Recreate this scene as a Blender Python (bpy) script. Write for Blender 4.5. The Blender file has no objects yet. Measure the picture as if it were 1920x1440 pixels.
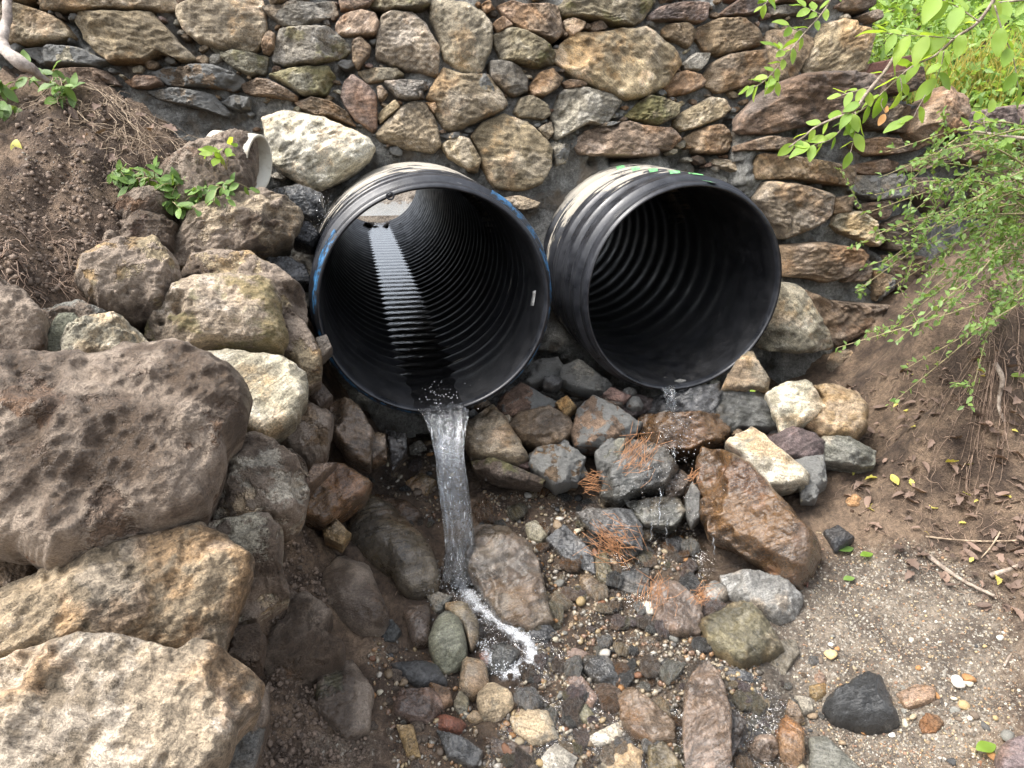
import bpy, math, random
import numpy as np
from mathutils import Matrix, Vector

# ------------------------------------------------------------------ camera, sky, sun, exposure
S = bpy.context.scene
COL = S.collection
F_PX, PITCH, CAM_Z = 1330.0, math.radians(17.5), 1.4
cam_d = bpy.data.cameras.new('camera'); cam = bpy.data.objects.new('camera', cam_d); COL.objects.link(cam)
cam_d.sensor_width = 36.0; cam_d.lens = F_PX/1920*36; cam_d.clip_start = 0.02; cam_d.clip_end = 300
cam.location = (0, 0, CAM_Z); cam.rotation_euler = (math.pi/2-PITCH, 0, 0)
S.camera = cam
SUN_EL, SUN_AZ = math.radians(58), math.radians(245)      # azimuth clockwise from +Y: high to the left, behind thin cloud
W = bpy.data.worlds.new('World'); S.world = W; W.use_nodes = True
wn = W.node_tree; wn.nodes.clear()
sky = wn.nodes.new('ShaderNodeTexSky'); sky.sky_type = 'NISHITA'; sky.sun_disc = False
sky.sun_elevation = SUN_EL; sky.sun_rotation = SUN_AZ; sky.air_density = 1.0; sky.dust_density = 4.0; sky.ozone_density = 1.0
hs = wn.nodes.new('ShaderNodeHueSaturation'); hs.inputs['Saturation'].default_value = 0.38   # thin cloud: a whiter sky
bg = wn.nodes.new('ShaderNodeBackground'); bg.inputs['Strength'].default_value = 0.15
wo = wn.nodes.new('ShaderNodeOutputWorld')
wn.links.new(sky.outputs[0], hs.inputs['Color']); wn.links.new(hs.outputs[0], bg.inputs['Color']); wn.links.new(bg.outputs[0], wo.inputs['Surface'])
sun_d = bpy.data.lights.new('sun', 'SUN'); sun_d.energy = 1.3; sun_d.angle = math.radians(25); sun_d.color = (1.0, 0.97, 0.92)
sun = bpy.data.objects.new('sun', sun_d); COL.objects.link(sun)
sd = Vector((math.sin(SUN_AZ)*math.cos(SUN_EL), math.cos(SUN_AZ)*math.cos(SUN_EL), math.sin(SUN_EL)))
sun.rotation_euler = sd.to_track_quat('Z', 'Y').to_euler(); sun.location = (0, 0, 8)
S.view_settings.view_transform = 'Standard'; S.view_settings.look = 'None'; S.view_settings.gamma = 1
S.view_settings.exposure = 1.78
S.cycles.max_bounces = 7; S.cycles.diffuse_bounces = 3; S.cycles.glossy_bounces = 3; S.cycles.transmission_bounces = 5; S.cycles.transparent_max_bounces = 16
S.cycles.caustics_reflective = False; S.cycles.caustics_refractive = False

# ------------------------------------------------------------------ small maths
RX = np.array([1., 0, 0]); FW = np.array([0, math.cos(PITCH), -math.sin(PITCH)]); UP = np.array([0, math.sin(PITCH), math.cos(PITCH)])
CAM = np.array([0, 0, CAM_Z])
def ray(u, v):
    return RX*((u-960)/F_PX) + FW + UP*((720-v)/F_PX)
def at_y(u, v, y):
    d = ray(u, v); return CAM + d*(y/d[1])
def at_depth(u, v, dep):
    return CAM + ray(u, v)*dep
def at_plane(u, v, p, n):
    d = ray(u, v); return CAM + d*(np.dot(p-CAM, n)/np.dot(d, n))
def project(P):
    q = P-CAM; dz = q@FW
    return 960+F_PX*(q@RX)/dz, 720-F_PX*(q@UP)/dz
def nrm(v):
    v = np.asarray(v, float); return v/np.linalg.norm(v)
def smooth(a, b, x):
    t = np.clip((x-a)/(b-a), 0, 1); return t*t*(3-2*t)
def srgb(r, g, b, k=1.0):
    f = lambda c: ((c/255+0.055)/1.055)**2.4 if c > 10 else c/255/12.92
    return (f(r)*k, f(g)*k, f(b)*k, 1)
def _hash(ix, iy, iz, seed):
    h = (ix.astype(np.int64)*374761393 + iy.astype(np.int64)*668265263 + iz.astype(np.int64)*2147483647 + seed*1274126177) & 0xffffffff
    h = ((h ^ (h >> 13))*1274126177) & 0xffffffff
    h = ((h ^ (h >> 16))*2246822519) & 0xffffffff
    return ((h ^ (h >> 15)) & 0xffff)/32767.5-1
def vnoise(p, seed=0):
    i = np.floor(p).astype(np.int64); f = p-i; f = f*f*f*(f*(f*6-15)+10)
    r = 0
    for dx in (0, 1):
        for dy in (0, 1):
            for dz in (0, 1):
                w = (f[:, 0] if dx else 1-f[:, 0])*(f[:, 1] if dy else 1-f[:, 1])*(f[:, 2] if dz else 1-f[:, 2])
                r = r + w*_hash(i[:, 0]+dx, i[:, 1]+dy, i[:, 2]+dz, seed)
    return r
def fbm(p, oct=4, seed=0, gain=0.5):
    r = 0; a = 1
    for o in range(oct):
        r = r + a*vnoise(p*(2.03**o)+o*17.3, seed+o*7); a *= gain
    return r
def inpoly(px, py, poly):
    c = np.zeros(np.shape(px), bool); n = len(poly)
    for k in range(n):
        x1, y1 = poly[k]; x2, y2 = poly[(k+1) % n]
        cond = ((y1 > py) != (y2 > py))
        with np.errstate(divide='ignore', invalid='ignore'):
            c ^= cond & (px < (x2-x1)*(py-y1)/((y2-y1) if y2 != y1 else 1e-9)+x1)
    return c
def pp(s):
    return [tuple(float(a) for a in q.split(',')) for q in s.split()]

# ------------------------------------------------------------------ objects
def mesh(name, v, f, smooth_=True):
    m = bpy.data.meshes.new(name); m.from_pydata([tuple(map(float, q)) for q in v], [], [tuple(map(int, q)) for q in f]); 
    if smooth_: m.polygons.foreach_set('use_smooth', [True]*len(m.polygons))
    m.update(); return m
def ob(name, data, mat=None, parent=None, color=None):
    o = bpy.data.objects.new(name, data); COL.objects.link(o)
    if mat and data is not None and len(data.materials) == 0: data.materials.append(mat)
    if parent: o.parent = parent
    if color: o.color = color
    return o
def tag(o, label, cat, group=None):
    o['label'] = label; o['category'] = cat
    if group: o['group'] = group
    return o
def kind(o, k): o['kind'] = k; return o
def empty(name, loc):
    o = bpy.data.objects.new(name, None); COL.objects.link(o); o.location = tuple(loc); o.empty_display_size = 0.05; return o
def settle(parent):
    "children are modelled in world space: cancel the parent's location"
    for c in parent.children: c.matrix_parent_inverse = Matrix.Translation(-Vector(parent.location))
def tube(pts, rad, n=8, cap=True):
    pts = np.asarray(pts, float); m = len(pts); rad = np.broadcast_to(np.asarray(rad, float), (m,))
    tg = np.gradient(pts, axis=0); V = []; Fc = []
    ref = np.array([0.31, 0.2, 0.93])
    for i in range(m):
        t = nrm(tg[i]); a = np.cross(t, ref); a = nrm(a) if np.linalg.norm(a) > 1e-4 else nrm(np.cross(t, [1, 0, 0])); b = np.cross(t, a)
        for k in range(n):
            an = 2*math.pi*k/n; V.append(pts[i]+rad[i]*(math.cos(an)*a+math.sin(an)*b))
    for i in range(m-1):
        for k in range(n):
            Fc.append((i*n+k, i*n+(k+1) % n, (i+1)*n+(k+1) % n, (i+1)*n+k))
    if cap:
        Fc.append(tuple(range(n))[::-1]); Fc.append(tuple((m-1)*n+k for k in range(n)))
    return V, Fc
def merge(parts):
    V = []; Fc = []
    for v, f in parts:
        o = len(V); V.extend(v); Fc.extend([tuple(i+o for i in q) for q in f])
    return V, Fc
def spline(pts, n):
    pts = np.asarray(pts, float); k = len(pts); P = np.vstack([2*pts[0]-pts[1], pts, 2*pts[-1]-pts[-2]]); out = []
    for s in np.linspace(0, k-1-1e-6, n):
        i = int(s); t = s-i; a, b, c, d = P[i:i+4]
        out.append(0.5*((2*b)+(c-a)*t+(2*a-5*b+4*c-d)*t*t+(3*b-a-3*c+d)*t**3))
    return np.array(out)

# ------------------------------------------------------------------ materials
class NT:
    def __init__(s, name):
        s.m = bpy.data.materials.new(name); s.m.use_nodes = True; s.t = s.m.node_tree; s.t.nodes.clear()
        s.out = s.t.nodes.new('ShaderNodeOutputMaterial')
    def set(s, sock, v):
        if isinstance(v, bpy.types.NodeSocket): s.t.links.new(v, sock)
        elif isinstance(v, (tuple, list)) and len(v) == 3 and sock.type == 'RGBA': sock.default_value = (*v, 1)
        else: sock.default_value = v
    def n(s, ty, out=0, inp=None, **props):
        nd = s.t.nodes.new('ShaderNode'+ty)
        for k, v in props.items(): setattr(nd, k, v)
        for k, v in (inp or {}).items(): s.set(nd.inputs[k], v)
        return nd.outputs[out]
    def math(s, op, a, b=0.0, clamp=False): return s.n('Math', 0, {0: a, 1: b}, operation=op, use_clamp=clamp)
    def noise(s, vec, scale, detail=4.0, rough=0.55, dist=0.0):
        return s.n('TexNoise', 0, {'Vector': vec, 'Scale': scale, 'Detail': detail, 'Roughness': rough, 'Distortion': dist})
    def ramp(s, x, a, b, lo=0.0, hi=1.0):
        return s.n('MapRange', 0, {0: x, 1: a, 2: b, 3: lo, 4: hi}, interpolation_type='SMOOTHSTEP')
    def mix(s, fac, a, b, mode='MIX'):
        nd = s.t.nodes.new('ShaderNodeMix'); nd.data_type = 'RGBA'; nd.blend_type = mode
        s.set(nd.inputs[0], fac); s.set(nd.inputs[6], a); s.set(nd.inputs[7], b); return nd.outputs[2]
    def scale(s, col, k): return s.mix(1.0, col, s.n('CombineColor', 0, {0: k, 1: k, 2: k}), 'MULTIPLY')
    def vscale(s, vec, sc): return s.n('VectorMath', 0, {0: vec, 1: sc}, operation='MULTIPLY')
    def bump(s, h, st=0.5, d=0.01, nrm_=None):
        inp = {'Strength': st, 'Distance': d, 'Height': h}
        if nrm_ is not None: inp['Normal'] = nrm_
        return s.n('Bump', 0, inp)
    def bsdf(s, **kw):
        return s.n('BsdfPrincipled', 0, {k.replace('_', ' '): v for k, v in kw.items()})
    def done(s, sh): s.t.links.new(sh, s.out.inputs['Surface']); return s.m
    def coords(s, spread=40.0):
        tc = s.t.nodes.new('ShaderNodeTexCoord').outputs['Object']; oi = s.t.nodes.new('ShaderNodeObjectInfo')
        rnd = oi.outputs['Random']; ang = s.math('MULTIPLY_ADD', rnd, 1.6); ang.node.inputs[2].default_value = -0.8
        v = s.n('VectorRotate', 0, {'Vector': tc, 'Angle': ang}, rotation_type='Z_AXIS')
        off = s.n('CombineXYZ', 0, {0: s.math('MULTIPLY', rnd, spread), 1: s.math('MULTIPLY', rnd, spread*1.7), 2: s.math('MULTIPLY', rnd, spread*.6)})
        return s.n('VectorMath', 0, {0: v, 1: off}, operation='ADD'), oi.outputs['Color'], rnd

def rock_mat(name, wet=0.0, mud=0.0, moss=0.0, fol=1.0, mortar=0.0):
    "colour of the stone from the object, slow variation from the mesh (attribute var), grain here"
    t = NT(name); v, col, rnd = t.coords()
    at = t.t.nodes.new('ShaderNodeAttribute'); at.attribute_name = 'var'
    sp = t.t.nodes.new('ShaderNodeSeparateColor'); t.t.links.new(at.outputs['Color'], sp.inputs[0]); big, rs_, pl_ = sp.outputs
    mid = t.noise(v, 24.0, 4, 0.66); fine = t.noise(v, 210.0, 4, 0.8)
    foli = t.noise(t.vscale(v, (7.0, 70.0, 30.0)), 1.0, 4, 0.66, 0.5)
    mo = t.math('MULTIPLY', t.math('SUBTRACT', mid, 0.5), 1.3)
    c = t.mix(t.ramp(t.math('ADD', big, mo), 0.25, 0.75), t.scale(col, 0.66), t.scale(col, 1.2))
    c = t.mix(t.ramp(t.math('ADD', rs_, mo), 0.5, 0.85, 0, 0.8), c, t.mix(1.0, c, (1.1, 0.9, 0.7), 'MULTIPLY'))
    c = t.mix(t.ramp(t.math('ADD', pl_, t.math('MULTIPLY', mo, 1.6)), 0.52, 0.85, 0, 0.55), c, t.mix(0.35, t.scale(c, 1.7), t.n('RGBToBW', 0, {0: t.scale(c, 1.8)})))
    c = t.scale(c, t.ramp(foli, 0.3, 0.7, 1-0.34*fol, 1+0.22*fol))
    c = t.scale(c, t.ramp(fine, 0.3, 0.7, 0.5, 1.42))
    crk = t.ramp(t.math('ABSOLUTE', t.math('SUBTRACT', mid, 0.47)), 0.0, 0.012, 1, 0)
    crk = t.math('MULTIPLY', crk, t.ramp(foli, 0.42, 0.55, 1, 0))
    c = t.mix(t.math('MULTIPLY', crk, 0.5), c, t.scale(c, 0.35))
    h = t.math('ADD', t.math('ADD', t.math('MULTIPLY', foli, 0.7*fol), t.math('MULTIPLY', mid, 1.2)), t.math('MULTIPLY', fine, 0.62))
    h = t.math('SUBTRACT', h, t.math('MULTIPLY', crk, 0.3))
    rough = t.ramp(mid, 0.3, 0.7, 0.78, 0.95)
    if moss:
        mm = t.ramp(t.math('ADD', rs_, t.math('MULTIPLY', mo, 1.5)), 0.5, 0.75, 0, moss)
        c = t.mix(mm, c, t.mix(fine, (0.06, 0.075, 0.02), (0.17, 0.18, 0.06)))
    if mortar:
        mk = t.ramp(t.math('ADD', pl_, t.math('MULTIPLY', mo, 1.2)), 0.62-0.45*mortar, 0.74-0.45*mortar)
        c = t.mix(mk, c, t.mix(fine, (0.12, 0.12, 0.11), (0.36, 0.355, 0.335))); h = t.math('ADD', h, t.math('MULTIPLY', mk, t.math('MULTIPLY', fine, 0.8)))
    if mud:
        mk = t.ramp(t.math('ADD', pl_, t.math('MULTIPLY', mo, 1.5)), 0.5-mud*0.55, 0.7-mud*0.5)
        mc = t.mix(t.ramp(t.math('ADD', big, mo), 0.2, 0.8), (0.15, 0.108, 0.076), (0.43, 0.34, 0.26))
        mc = t.scale(mc, t.ramp(fine, 0.3, 0.7, 0.6, 1.3))
        c = t.mix(mk, c, mc)
        h = t.math('ADD', h, t.math('MULTIPLY', mk, t.math('ADD', t.math('MULTIPLY', mid, 1.2), t.math('MULTIPLY', fine, 1.0))))
        rough = t.mix(mk, rough, t.ramp(big, 0.2, 0.8, 0.38, 0.85))
    if wet:
        c = t.n('HueSaturation', 0, {'Saturation': 1+0.02*wet, 'Value': 1-0.34*wet, 'Color': c})
        rough = t.mix(wet, rough, t.ramp(t.math('ADD', mid, t.math('MULTIPLY', pl_, 0.3)), 0.4, 0.9, 0.06, 0.3))
    kw = dict(Base_Color=c, Roughness=rough, Normal=t.bump(h, 0.9, 0.012))
    if wet: kw.update(Coat_Weight=min(1.0, wet), Coat_Roughness=t.ramp(t.math('ADD', big, mo), 0.3, 0.8, 0.06, 0.2), Coat_IOR=1.48, Coat_Normal=t.bump(t.math('ADD', t.math('ADD', t.math('MULTIPLY', mid, 0.7), foli), t.math('MULTIPLY', fine, 0.22)), 0.6, 0.009))
    return t.done(t.bsdf(**kw))

M = {}
M['dry'] = rock_mat('rock_dry')
M['wet'] = rock_mat('rock_wet', wet=0.9)
M['damp'] = rock_mat('rock_damp', wet=0.4)
M['mud'] = rock_mat('rock_muddy', mud=0.95, fol=0.5)
M['dusty'] = rock_mat('rock_dusty', mud=0.5, fol=0.8)
M['mudwet'] = rock_mat('rock_wet_mud', mud=0.75, wet=0.45)
M['moss'] = rock_mat('rock_mossy', moss=0.5)
M['mort'] = rock_mat('rock_mortared', mortar=0.55)
M['mort2'] = rock_mat('rock_mortar_coated', mortar=1.0)

def mat_mortar():
    t = NT('mortar'); v = t.t.nodes.new('ShaderNodeTexCoord').outputs['Object']
    a = t.noise(v, 90.0, 4, 0.72); b = t.noise(v, 9.0, 3, 0.6); g = t.noise(v, 420.0, 1, 0.7)
    c = t.mix(t.ramp(b, 0.35, 0.65), (0.135, 0.13, 0.115), (0.33, 0.325, 0.30))
    c = t.scale(c, t.ramp(a, 0.3, 0.7, 0.6, 1.3)); c = t.scale(c, t.ramp(g, 0.3, 0.7, 0.75, 1.25))
    c = t.mix(t.ramp(t.math('SUBTRACT', 1.0, b), 0.54, 0.68, 0, 0.5), c, (0.20, 0.15, 0.10))
    h = t.math('ADD', t.math('MULTIPLY', a, 1.2), t.math('MULTIPLY', g, 0.35))
    return t.done(t.bsdf(Base_Color=c, Roughness=0.95, Normal=t.bump(h, 1.0, 0.02)))
M['mortar'] = mat_mortar()

def mat_ground():
    t = NT('earth'); v = t.t.nodes.new('ShaderNodeTexCoord').outputs['Object']
    at = t.t.nodes.new('ShaderNodeAttribute'); at.attribute_name = 'zone'; sp = t.t.nodes.new('ShaderNodeSeparateColor'); t.t.links.new(at.outputs['Color'], sp.inputs[0])
    sand, wet = sp.outputs[0], sp.outputs[1]
    a = t.noise(v, 70.0, 4, 0.75); b = t.noise(v, 9.0, 4, 0.65); g = t.noise(v, 330.0, 2, 0.7)
    soil = t.mix(t.ramp(b, 0.34, 0.66), (0.052, 0.034, 0.023), (0.17, 0.118, 0.078))
    sn = t.mix(t.ramp(b, 0.36, 0.64), (0.095, 0.074, 0.056), (0.2, 0.165, 0.127))
    vo = t.n('TexVoronoi', 1, {'Vector': v, 'Scale': 190.0, 'Randomness': 1.0}); bw = t.n('RGBToBW', 0, {0: vo})
    sn = t.mix(t.ramp(bw, 0.7, 0.82, 0, 0.6), sn, (0.42, 0.39, 0.33)); sn = t.mix(t.ramp(bw, 0.25, 0.14, 0, 0.6), sn, (0.06, 0.055, 0.05))
    sf = t.ramp(t.math('ADD', sand, t.math('MULTIPLY', t.math('SUBTRACT', a, 0.5), 0.8)), 0.3, 0.7)
    c = t.mix(sf, soil, sn); c = t.scale(c, t.ramp(a, 0.3, 0.7, 0.62, 1.3)); c = t.scale(c, t.ramp(g, 0.3, 0.7, 0.75, 1.25))
    wf = t.ramp(t.math('ADD', wet, t.math('MULTIPLY', t.math('SUBTRACT', b, 0.5), 0.9)), 0.3, 0.7)
    c = t.mix(wf, c, t.scale(c, 0.52))
    h = t.math('ADD', t.math('MULTIPLY', a, 1.4), t.math('MULTIPLY', g, 0.4))
    r = t.mix(wf, (0.95, 0.95, 0.95), (0.28, 0.28, 0.28))
    return t.done(t.bsdf(Base_Color=c, Roughness=r, Normal=t.bump(h, 0.85, 0.012)))
M['ground'] = mat_ground()

def mat_tint(name, rough=0.7, wet=0.0, k=1.0):
    t = NT(name); at = t.t.nodes.new('ShaderNodeAttribute'); at.attribute_name = 'tint'
    v = t.t.nodes.new('ShaderNodeTexCoord').outputs['Object']; a = t.noise(v, 160.0, 4, 0.65)
    c = t.scale(at.outputs['Color'], t.ramp(a, 0.3, 0.7, 0.65*k, 1.3*k))
    return t.done(t.bsdf(Base_Color=c, Roughness=rough, Normal=t.bump(a, 0.4, 0.004)))
M['gravel'] = mat_tint('gravel_dry', 0.8); M['gravelwet'] = mat_tint('gravel_wet', 0.25, k=0.75)
def mat_pebble(name, rough, k):
    t = NT(name); v, col, rnd = t.coords(); a = t.noise(v, 120.0, 5, 0.65); b = t.noise(v, 22.0, 4, 0.6)
    c = t.scale(col, t.ramp(b, 0.3, 0.7, 0.65*k, 1.3*k)); c = t.scale(c, t.ramp(a, 0.3, 0.7, 0.75, 1.2))
    return t.done(t.bsdf(Base_Color=c, Roughness=rough, Normal=t.bump(t.math('ADD', a, b), 0.45, 0.004)))
M['pebble'] = mat_pebble('pebble_dry', 0.75, 1.0); M['pebblewet'] = mat_pebble('pebble_wet', 0.2, 0.72)

def mat_leaf(name, c1, c2, trans=0.4, rough=0.45, veins=True):
    t = NT(name); oi = t.t.nodes.new('ShaderNodeObjectInfo'); tc = t.t.nodes.new('ShaderNodeTexCoord')
    at = t.t.nodes.new('ShaderNodeAttribute'); at.attribute_name = 'tint'
    f = t.n('SeparateColor', 0, {0: at.outputs['Color']}) if not veins else oi.outputs['Random']
    nz = t.noise(tc.outputs['Object'], 90.0, 3); f2 = t.math('ADD', t.math('MULTIPLY', f, 0.75), t.math('MULTIPLY', nz, 0.3))
    c = t.mix(f2, c1, c2)
    d = t.bsdf(Base_Color=c, Roughness=rough, Normal=t.bump(nz, 0.3, 0.002))
    tr = t.n('BsdfTranslucent', 0, {'Color': t.mix(1.0, c, (1.5, 1.35, 0.7), 'MULTIPLY')})
    return t.done(t.n('MixShader', 0, {0: trans, 1: d, 2: tr}))
M['leaf'] = mat_leaf('leaf_fresh', (0.16, 0.30, 0.035), (0.36, 0.50, 0.09), 0.5)
M['leafdark'] = mat_leaf('leaf_weed', (0.07, 0.14, 0.03), (0.20, 0.32, 0.08), 0.35)
M['shrubleaf'] = mat_leaf('leaf_shrub', (0.085, 0.175, 0.04), (0.33, 0.48, 0.14), 0.45, 0.35, False)
M['bgleaf'] = mat_leaf('leaf_undergrowth', (0.11, 0.22, 0.04), (0.46, 0.62, 0.18), 0.5, 0.5, False)
M['orangeleaf'] = mat_leaf('leaf_orange', (0.62, 0.30, 0.11), (0.72, 0.40, 0.18), 0.35)
M['deadleaf'] = mat_leaf('leaf_dead', (0.05, 0.034, 0.026), (0.26, 0.175, 0.13), 0.1, 0.7)
M['yellowleaf'] = mat_leaf('leaf_yellow', (0.42, 0.42, 0.08), (0.6, 0.5, 0.14), 0.3)
def mat_bark(name, c1, c2, sc=40):
    t = NT(name); v = t.t.nodes.new('ShaderNodeTexCoord').outputs['Object']; a = t.noise(v, sc, 6, 0.7); b = t.noise(v, sc*6, 3, 0.6)
    c = t.mix(t.ramp(a, 0.35, 0.65), c1, c2)
    return t.done(t.bsdf(Base_Color=t.scale(c, t.ramp(b, 0.3, 0.7, 0.75, 1.2)), Roughness=0.8, Normal=t.bump(t.math('ADD', a, b), 0.5, 0.003)))
M['bark'] = mat_bark('bark', (0.17, 0.13, 0.10), (0.36, 0.30, 0.24))
M['stem'] = mat_bark('stem', (0.20, 0.17, 0.09), (0.38, 0.31, 0.17))
M['root'] = mat_bark('bleached_root', (0.2, 0.165, 0.14), (0.46, 0.4, 0.35), 18)
M['straw'] = mat_bark('dry_straw', (0.17, 0.12, 0.08), (0.44, 0.34, 0.235), 60)
M['rootlet'] = mat_bark('rootlet', (0.13, 0.085, 0.06), (0.30, 0.21, 0.15))
M['needle'] = mat_bark('pine_needle', (0.24, 0.11, 0.05), (0.55, 0.28, 0.13), 90)
M['board'] = mat_bark('stained_board', (0.07, 0.03, 0.022), (0.15, 0.07, 0.05), 25)

# plastic, water
def mat_plastic(name, smear=0.0, inside=False):
    t = NT(name); v = t.t.nodes.new('ShaderNodeTexCoord').outputs['Object']
    a = t.noise(v, 16.0, 6, 0.65); b = t.noise(v, 220.0, 3, 0.7)
    c = t.mix(t.ramp(a, 0.35, 0.7), ((0.012, 0.013, 0.016) if not inside else (0.006, 0.0065, 0.008)), ((0.030, 0.032, 0.038) if not inside else (0.014, 0.0145, 0.017)))  # inside is a darker black: the bore's shade put into the colour
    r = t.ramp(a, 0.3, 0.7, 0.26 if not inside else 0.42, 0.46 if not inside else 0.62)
    if inside:                                     # dried silt on the lower inside
        z = t.n('SeparateXYZ', 2, {0: v})
        lo = t.ramp(z, -0.06, -0.3)
        sp = t.ramp(t.noise(v, 260.0, 4, 0.8), 0.56, 0.7); m = t.math('MULTIPLY', t.math('MULTIPLY', sp, lo), t.ramp(t.noise(v, 9.0, 4), 0.36, 0.6))
        c = t.mix(t.math('MULTIPLY', m, 0.6), c, (0.30, 0.27, 0.22)); r = t.mix(m, r, (0.9, 0.9, 0.9))
    if smear:                                      # mortar slurry and dust wiped over the barrel
        z = t.n('SeparateXYZ', 2, {0: v}); y = t.n('SeparateXYZ', 1, {0: v})
        sv = t.vscale(v, (7.0, 46.0, 7.0)); n = t.noise(sv, 1.0, 6, 0.68)
        bias = t.math('ADD', t.ramp(z, 0.05, 0.33, -0.12, 0.05), t.ramp(y, 0.06, 0.4, -0.16, 0.1*smear))
        m = t.ramp(t.math('ADD', n, bias), 0.525, 0.6)
        c = t.mix(t.math('MULTIPLY', m, 0.85), c, t.mix(b, (0.27, 0.24, 0.19), (0.5, 0.46, 0.39))); r = t.mix(m, r, (0.9, 0.9, 0.9))
    sc = t.noise(t.vscale(v, (30.0, 300.0, 30.0)), 1.0, 3)
    c = t.mix(t.ramp(sc, 0.66, 0.74, 0, 0.35), c, (0.2, 0.2, 0.2))
    return t.done(t.bsdf(Base_Color=c, Roughness=r, Normal=t.bump(t.math('ADD', t.math('MULTIPLY', a, 0.6), t.math('MULTIPLY', b, 0.3)), 0.25, 0.003)))
M['plastic_out'] = mat_plastic('black_plastic_outside', 1.0); M['plastic_in'] = mat_plastic('black_plastic_inside', 0, True)
M['plastic_rim'] = mat_plastic('black_plastic_rim')
def mat_paint(name, col, thr=0.42):
    t = NT(name); v = t.t.nodes.new('ShaderNodeTexCoord').outputs['Object']
    n = t.noise(t.vscale(v, (26.0, 120.0, 26.0)), 1.0, 6, 0.7); m = t.ramp(n, thr, thr+0.08)
    c = t.mix(m, (0.02, 0.021, 0.025), t.scale((*col, 1), t.ramp(t.noise(v, 60.0, 4), 0.3, 0.7, 0.6, 1.4)))
    return t.done(t.bsdf(Base_Color=c, Roughness=0.4))
M['blue'] = mat_paint('blue_paint', (0.028, 0.105, 0.215), .47); M['green'] = mat_paint('green_paint', (0.16, 0.42, 0.17), 0.3)
def mat_simple(name, col, rough=0.5, dirt=(0.3, 0.25, 0.18), amt=0.3):
    t = NT(name); v = t.t.nodes.new('ShaderNodeTexCoord').outputs['Object']; n = t.noise(v, 22.0, 6, 0.7)
    return t.done(t.bsdf(Base_Color=t.mix(t.ramp(n, 0.45, 0.72, 0, amt), (*col, 1), (*dirt, 1)), Roughness=rough))
M['pvc'] = mat_simple('white_pvc', (0.55, 0.52, 0.43), 0.45, amt=0.8); M['sticker'] = mat_simple('paper_label', (0.6, 0.6, 0.58), 0.6)
def mat_fall():
    t = NT('falling_water'); v = t.t.nodes.new('ShaderNodeTexCoord').outputs['Object']
    n = t.noise(t.vscale(v, (110.0, 50.0, 9.0)), 1.0, 4, 0.6, 0.8); n2 = t.noise(t.vscale(v, (240.0, 160.0, 34.0)), 1.0, 3, 0.6)
    h = t.math('ADD', n, t.math('MULTIPLY', n2, 0.5)); nb = t.bump(h, 0.9, 0.012)
    gl = t.n('BsdfGlossy', 0, {'Color': (0.95, 0.96, 0.98, 1), 'Roughness': 0.08, 'Normal': nb})
    tr = t.n('BsdfTransparent', 0, {'Color': (0.93, 0.94, 0.94, 1)}); rf = t.n('BsdfRefraction', 0, {'Color': (0.95, 0.96, 0.96, 1), 'Roughness': 0.02, 'IOR': 1.25, 'Normal': nb})
    body = t.n('MixShader', 0, {0: 0.35, 1: tr, 2: rf})
    fr = t.n('Fresnel', 0, {'IOR': 1.4, 'Normal': nb})
    body = t.n('MixShader', 0, {0: t.math('MULTIPLY', fr, 1.6, True), 1: body, 2: gl})
    wh = t.n('BsdfDiffuse', 0, {'Color': (0.82, 0.84, 0.86, 1)})  # white streaks: froth, and glints painted in as diffuse white
    f = t.math('MULTIPLY', t.ramp(t.math('ADD', t.math('MULTIPLY', n, 0.6), t.math('MULTIPLY', n2, 0.4)), 0.55, 0.66), 0.5)
    return t.done(t.n('MixShader', 0, {0: f, 1: body, 2: wh}))
M['fall'] = mat_fall()
def mat_film(name='water_film', tint=(0.86, 0.84, 0.8), sc=1.0, st=1.0, gain=2.4):
    t = NT(name); v = t.t.nodes.new('ShaderNodeTexCoord').outputs['Object']
    n = t.math('ADD', t.noise(v, 38.0*sc, 4, 0.55, 0.4), t.math('MULTIPLY', t.noise(v, 120.0*sc, 2, 0.5), 0.4)); nb = t.bump(n, st, 0.01)
    gl = t.n('BsdfGlossy', 0, {'Color': (1, 1, 1, 1), 'Roughness': 0.05, 'Normal': nb}); tr = t.n('BsdfTransparent', 0, {'Color': (*tint, 1)})
    fr = t.n('Fresnel', 0, {'IOR': 1.33, 'Normal': nb})
    return t.done(t.n('MixShader', 0, {0: t.math('MULTIPLY', fr, gain, True), 1: tr, 2: gl}))
M['film'] = mat_film(); M['borefilm'] = mat_film('bore_film', (.9, .9, .9), 1.0, .12, .95)
def mat_foam():
    t = NT('foam'); gl = t.bsdf(Base_Color=(0.82, 0.84, 0.86, 1), Roughness=0.12, Specular_IOR_Level=0.6)
    tr = t.n('BsdfTransparent', 0, {'Color': (1, 1, 1, 1)})
    return t.done(t.n('MixShader', 0, {0: 0.5, 1: gl, 2: tr}))
M['foam'] = mat_foam()
def mat_drop():
    t = NT('water_drop'); gl = t.n('BsdfGlossy', 0, {'Color': (1, 1, 1, 1), 'Roughness': 0.02}); tr = t.n('BsdfTransparent', 0, {'Color': (0.97, 0.98, 0.99, 1)})
    lw = t.n('LayerWeight', 1, {'Blend': 0.45})
    return t.done(t.n('MixShader', 0, {0: t.math('MULTIPLY', lw, 0.9), 1: tr, 2: gl}))
M['drop'] = mat_drop()

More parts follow.
